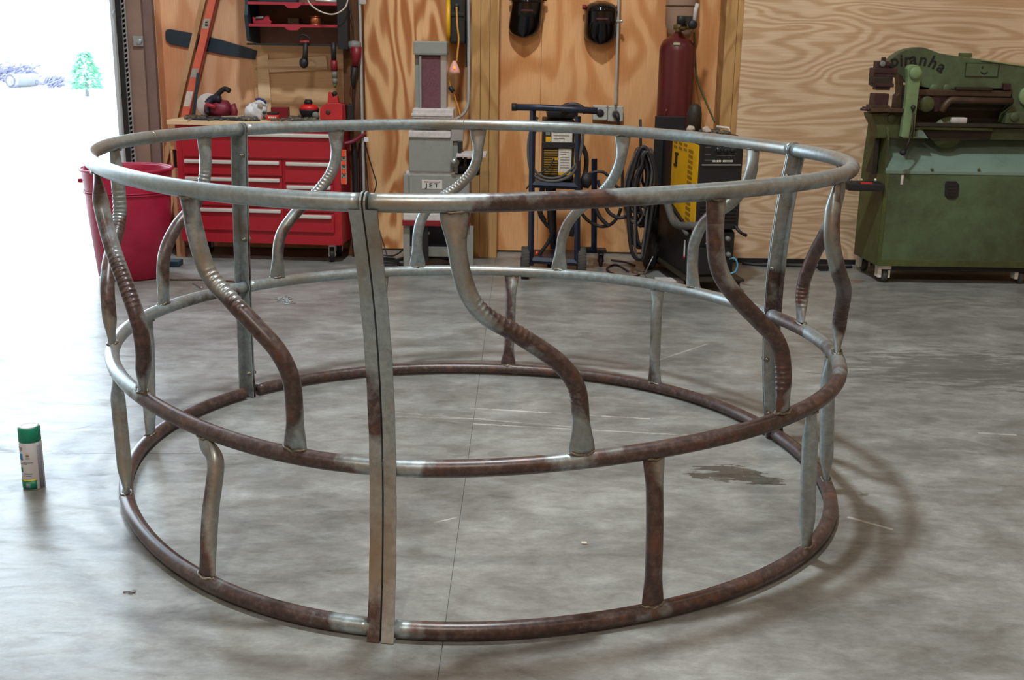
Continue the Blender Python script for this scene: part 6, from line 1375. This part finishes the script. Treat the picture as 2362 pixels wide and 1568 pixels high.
# lever plate
arm = IP('link_arm', [(2093, 158), (2098, 151), (2108, 148.5), (2118, 151), (2125, 159), (2127, 170), (2121, 200), (2115, 250), (2108, 318), (2079, 316), (2085, 270), (2091, 225), (2095, 180)], -0.035, 0.045, 'greenl', 0.004, label='light green link arm of the press')
m = MB(); m.disc(P(2112, 169, IY-0.04), 0.035, 0.016, n=28); part('pivot_pin', m, MT['greenl'], arm)
m = MB(); m.disc(P(2112, 169, IY-0.045), 0.029, 0.014, n=28); part('pin_face', m, MT['greenl'], arm)
m = MB(); m.tube([P(2105, 318, IY-.045), P(2110, 262, IY-.045)], 0.004, 6); m.tube([P(2098, 316, IY-.045), P(2104, 272, IY-.045)], 0.004, 6); part('pressed_groove', m, MT['greeno'], arm)
m = MB(); m.tube([P(2107, 250, IY-.05), P(2104, 300, IY-.055), P(2097, 325, IY-.065), P(2088, 348, IY-.075)], [0.006, 0.006, 0.006, 0.007], 8); lv = part('control_lever', m, MT['oily'], iw)
m = MB(); m.blob(P(2106.5, 248, IY-.055), 0.014, 8, 0); m.blob(P(2083, 352, IY-.08), (0.019, 0.017, 0.016), 8, 0.05); part('ball_knob', m, MT['black'], lv)
# recess and mechanism
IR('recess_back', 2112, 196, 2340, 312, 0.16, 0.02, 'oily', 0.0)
IR('shear_beam', 2122, 208, 2333, 222, 0.03, 0.10, 'rustb', 0.004); IR('upper_blade', 2206, 201, 2290, 208, 0.02, 0.06, 'oily', 0.002); IR('blade_bolt', 2316, 192, 2332, 208, 0.02, 0.06, 'rustd', 0.004)
for px_ in (2154, 2184): m = MB(); m.disc(P(px_, 204, IY+0.046), 0.026, 0.02); part('cam_boss', m, MT['green'], iw)
IP('hold_down', [(2122, 221), (2152, 223), (2155, 216), (2192, 218), (2186, 240), (2172, 256), (2155, 258), (2150, 238), (2122, 228)], 0.04, 0.07, 'rustd', 0.003)
m = MB(); m.tube(smooth_path([P(2172, 256, IY+.02), P(2180, 243, IY+.01), P(2194, 231, IY+.01), P(2212, 231, IY+.01), P(2240, 232, IY+.01)], 5)+[P(2335, 234, IY+.01)], 0.0195, 12); part('hold_down_arm', m, MT['rustb'], iw)
m = MB(); m.disc(P(2136, 240, IY+0.04), 0.045, 0.03, n=24); part('link_boss', m, MT['greeno'], iw)
IR('pale_guide_block', 2194, 271, 2232, 284, 0.03, 0.06, 'greyl', 0.008, label='pale worn guide block')
IR('lower_shelf', 2112, 286, 2400, 294, -0.01, 0.20, 'oily', 0.003); IR('lower_rail', 2112, 294, 2290, 300, 0.0, 0.18, 'greeno', 0.003)
IP('shear_bed', [(2126, 300), (2290, 300), (2284, 322), (2150, 324)], 0.035, 0.12, 'oily', 0.002); 
m = MB(); m.lathe([(0.001, -0.006), (0.088, -0.006), (0.088, 0.006), (0.001, 0.006)], P(2185, 306, IY+0.05), 30, 'y', cap=False); part('quadrant_plate', m, MT['greeno'], iw)
IP('valve_mount', [(2112, 316), (2113, 302), (2120, 298), (2128, 300), (2142, 320)], 0.005, 0.04, 'greent', 0.003)
bk = IP('right_bracket', [(2322, 262), (2345, 258), (XRp, 262), (XRp, 290), (2318, 285)], 0.02, 0.10, 'green', 0.003); m = MB(); m.disc(P(2340, 270, IY+0.018), 0.025, 0.014); part('bracket_pin', m, MT['green'], bk)
m = MB(); m.disc(P(2372, 222, IY+0.045), 0.055, 0.03, n=30); part('main_pivot', m, MT['greenl'], head)
IR('rear_cheek', 2284, 297, XRp, 324, 0.05, 0.2, 'green', 0.004)
# tray arm sticking out on the left
m = MB(); a = P(1957, 420, IY-0.02); b_ = P(2039, 446, IY-0.02); m.box(a.x, IY-0.03, b_.z+0.012, b_.x, IY+0.12, a.z-0.006, 0.008); tr = part('side_tray', m, MT['black'], iw, label='black tray arm on the left of the press')
m = MB(); m.box(P(1987, 420, IY-.03).x, IY-0.028, a.z-0.008, P(2013, 420, IY-.03).x, IY-0.010, a.z+0.000, 0.001); part('red_strip', m, MT['red'], tr)
for k, (x_, mt) in enumerate(((1962, 'alu'), (1981, 'rag'), (1987, 'rag'), (2019, 'handle'))):
    m = MB(); m.blob(P(x_, 415, IY+0.0), 0.008, 6, 0.3, k); part('tray_bit', m, MT[mt], tr)
m = MB(); q = F(1898, 625); m.box(q.x-0.02, q.y, 0, q.x+0.035, q.y+0.05, 0.035, 0.004); single('dark_block', m, MT['blackm'], 'small dark block on the floor by the pale plywood, left of the green press', 'block')
cable('air_hose', [F(1712, 607, 0.01), F(1760, 611, 0.01), F(1830, 612, 0.01), F(1900, 616, 0.01), F(1965, 615, 0.01)], 0.009, 'cable', 'black hose lying along the foot of the pale plywood', 'hose')
q = F(1500, 668); 
m = MB(); m.box(F(1530, 655).x-0.04, F(1530, 655).y, 0, F(1530, 655).x+0.12, F(1530, 655).y+0.1, 0.02, 0.004); single('metal_plate', m, MT['greyl'], 'flat dusty metal plate on the floor at the front of the yellow welder', 'plate')

# ---------------------------------------------------------------- outdoors
q = F(201, 216); Yt = q.y
tr_ = thing('small_conifer', 'pale green conifer seen through the open overhead door', 'tree', (q.x, q.y, -0.06))
m = MB(); hT = P(200, 118, Yt).z; m.tube([(q.x, q.y, -0.06), (q.x, q.y, hT*0.5)], 0.05, 8); part('trunk', m, MT['bark'], tr_)
m = MB(); random.seed(11); Wt = (P(240, 190, Yt).x-P(162, 190, Yt).x)/2
for k in range(1500):
    u = random.random()**1.3; z = 0.12+u*(hT-0.12); wr_ = Wt*(1-u)**0.75*(1.05 if u > 0.12 else 0.75); a_ = random.uniform(0, 2*PI); r_ = wr_*math.sqrt(random.random())
    c_ = Vector((q.x+r_*math.cos(a_), q.y+r_*math.sin(a_), z)); s_ = random.uniform(0.03, 0.08); d_ = Vector((math.cos(a_), math.sin(a_), -0.25)).normalized(); t_ = Vector((-d_.y, d_.x, 0))
    m.add([c_, c_+d_*s_*1.6+t_*s_*0.4, c_+d_*s_*2.4, c_+d_*s_*1.6-t_*s_*0.4+Vector((0, 0, .02))], [(0, 1, 2), (0, 2, 3)])
fo = part('needles', m, MT['leaf'], tr_, stuff=True)
def pipe(px0, py0, px1, py1, r_, lab, mt='pipec'):
    q = F((px0+px1)/2, max(py0, py1)); a = P(px0, py0, q.y); b_ = P(px1, py1, q.y+0.8); a.z = max(a.z, r_-0.05); b_.z = max(b_.z, r_-0.05)
    t = thing('culvert_pipe', lab, 'pipe', (a+(b_-a)/2).to_tuple()[:2]+(-0.06,)); m = MB(); d_ = (b_-a).normalized()
    m.tube([a, b_], r_, 20, caps=False); o = part('pipe_wall', m, MT[mt], t); md = o.modifiers.new('s', 'SOLIDIFY'); md.thickness = 0.05
    m = MB(); m.tube([a, a+d_*0.12], r_*1.08, 20, caps=True); part('bell_end', m, MT['brush'], t)
pipe(24, 192, 82, 198, 0.17, 'thick pale pipe lying outdoors, left of the small conifer')
pipe(85, 190, 150, 198, 0.07, 'slim pale pipe lying outdoors near the small conifer')
m = MB(); random.seed(5); q = F(45, 200); 
for k in range(420):
    x_ = P(random.uniform(-25, 80), 180, q.y+2).x; z = random.uniform(0.0, 0.55)*(1-abs(random.random()-0.5)); a_ = random.uniform(0.2, 1.3); s_ = random.uniform(0.1, 0.4)
    c_ = Vector((x_, q.y+2+random.uniform(-.5, .5), z)); d_ = Vector((math.cos(a_)*s_, random.uniform(-.1, .1), math.sin(a_)*s_*0.5)); m.tube([c_, c_+d_], 0.012, 4)
single('brush_pile', m, MT['brush'], 'grey brushwood heap far outdoors behind the thick pale pipe', 'brush pile', stuff=True)
m = MB(); random.seed(6); q = F(125, 200)
for k in range(140):
    c_ = Vector((P(random.uniform(98, 134), 200, q.y).x, q.y+random.uniform(0, .5), random.uniform(-.05, 0.16))); a_ = random.uniform(0.3, 1.2); m.tube([c_, c_+Vector((math.cos(a_)*.2, 0, math.sin(a_)*.2))], 0.014, 4)
single('brush_pile', m, MT['brush'], 'small grey brush heap outdoors between pipe and conifer', 'brush pile', stuff=True)
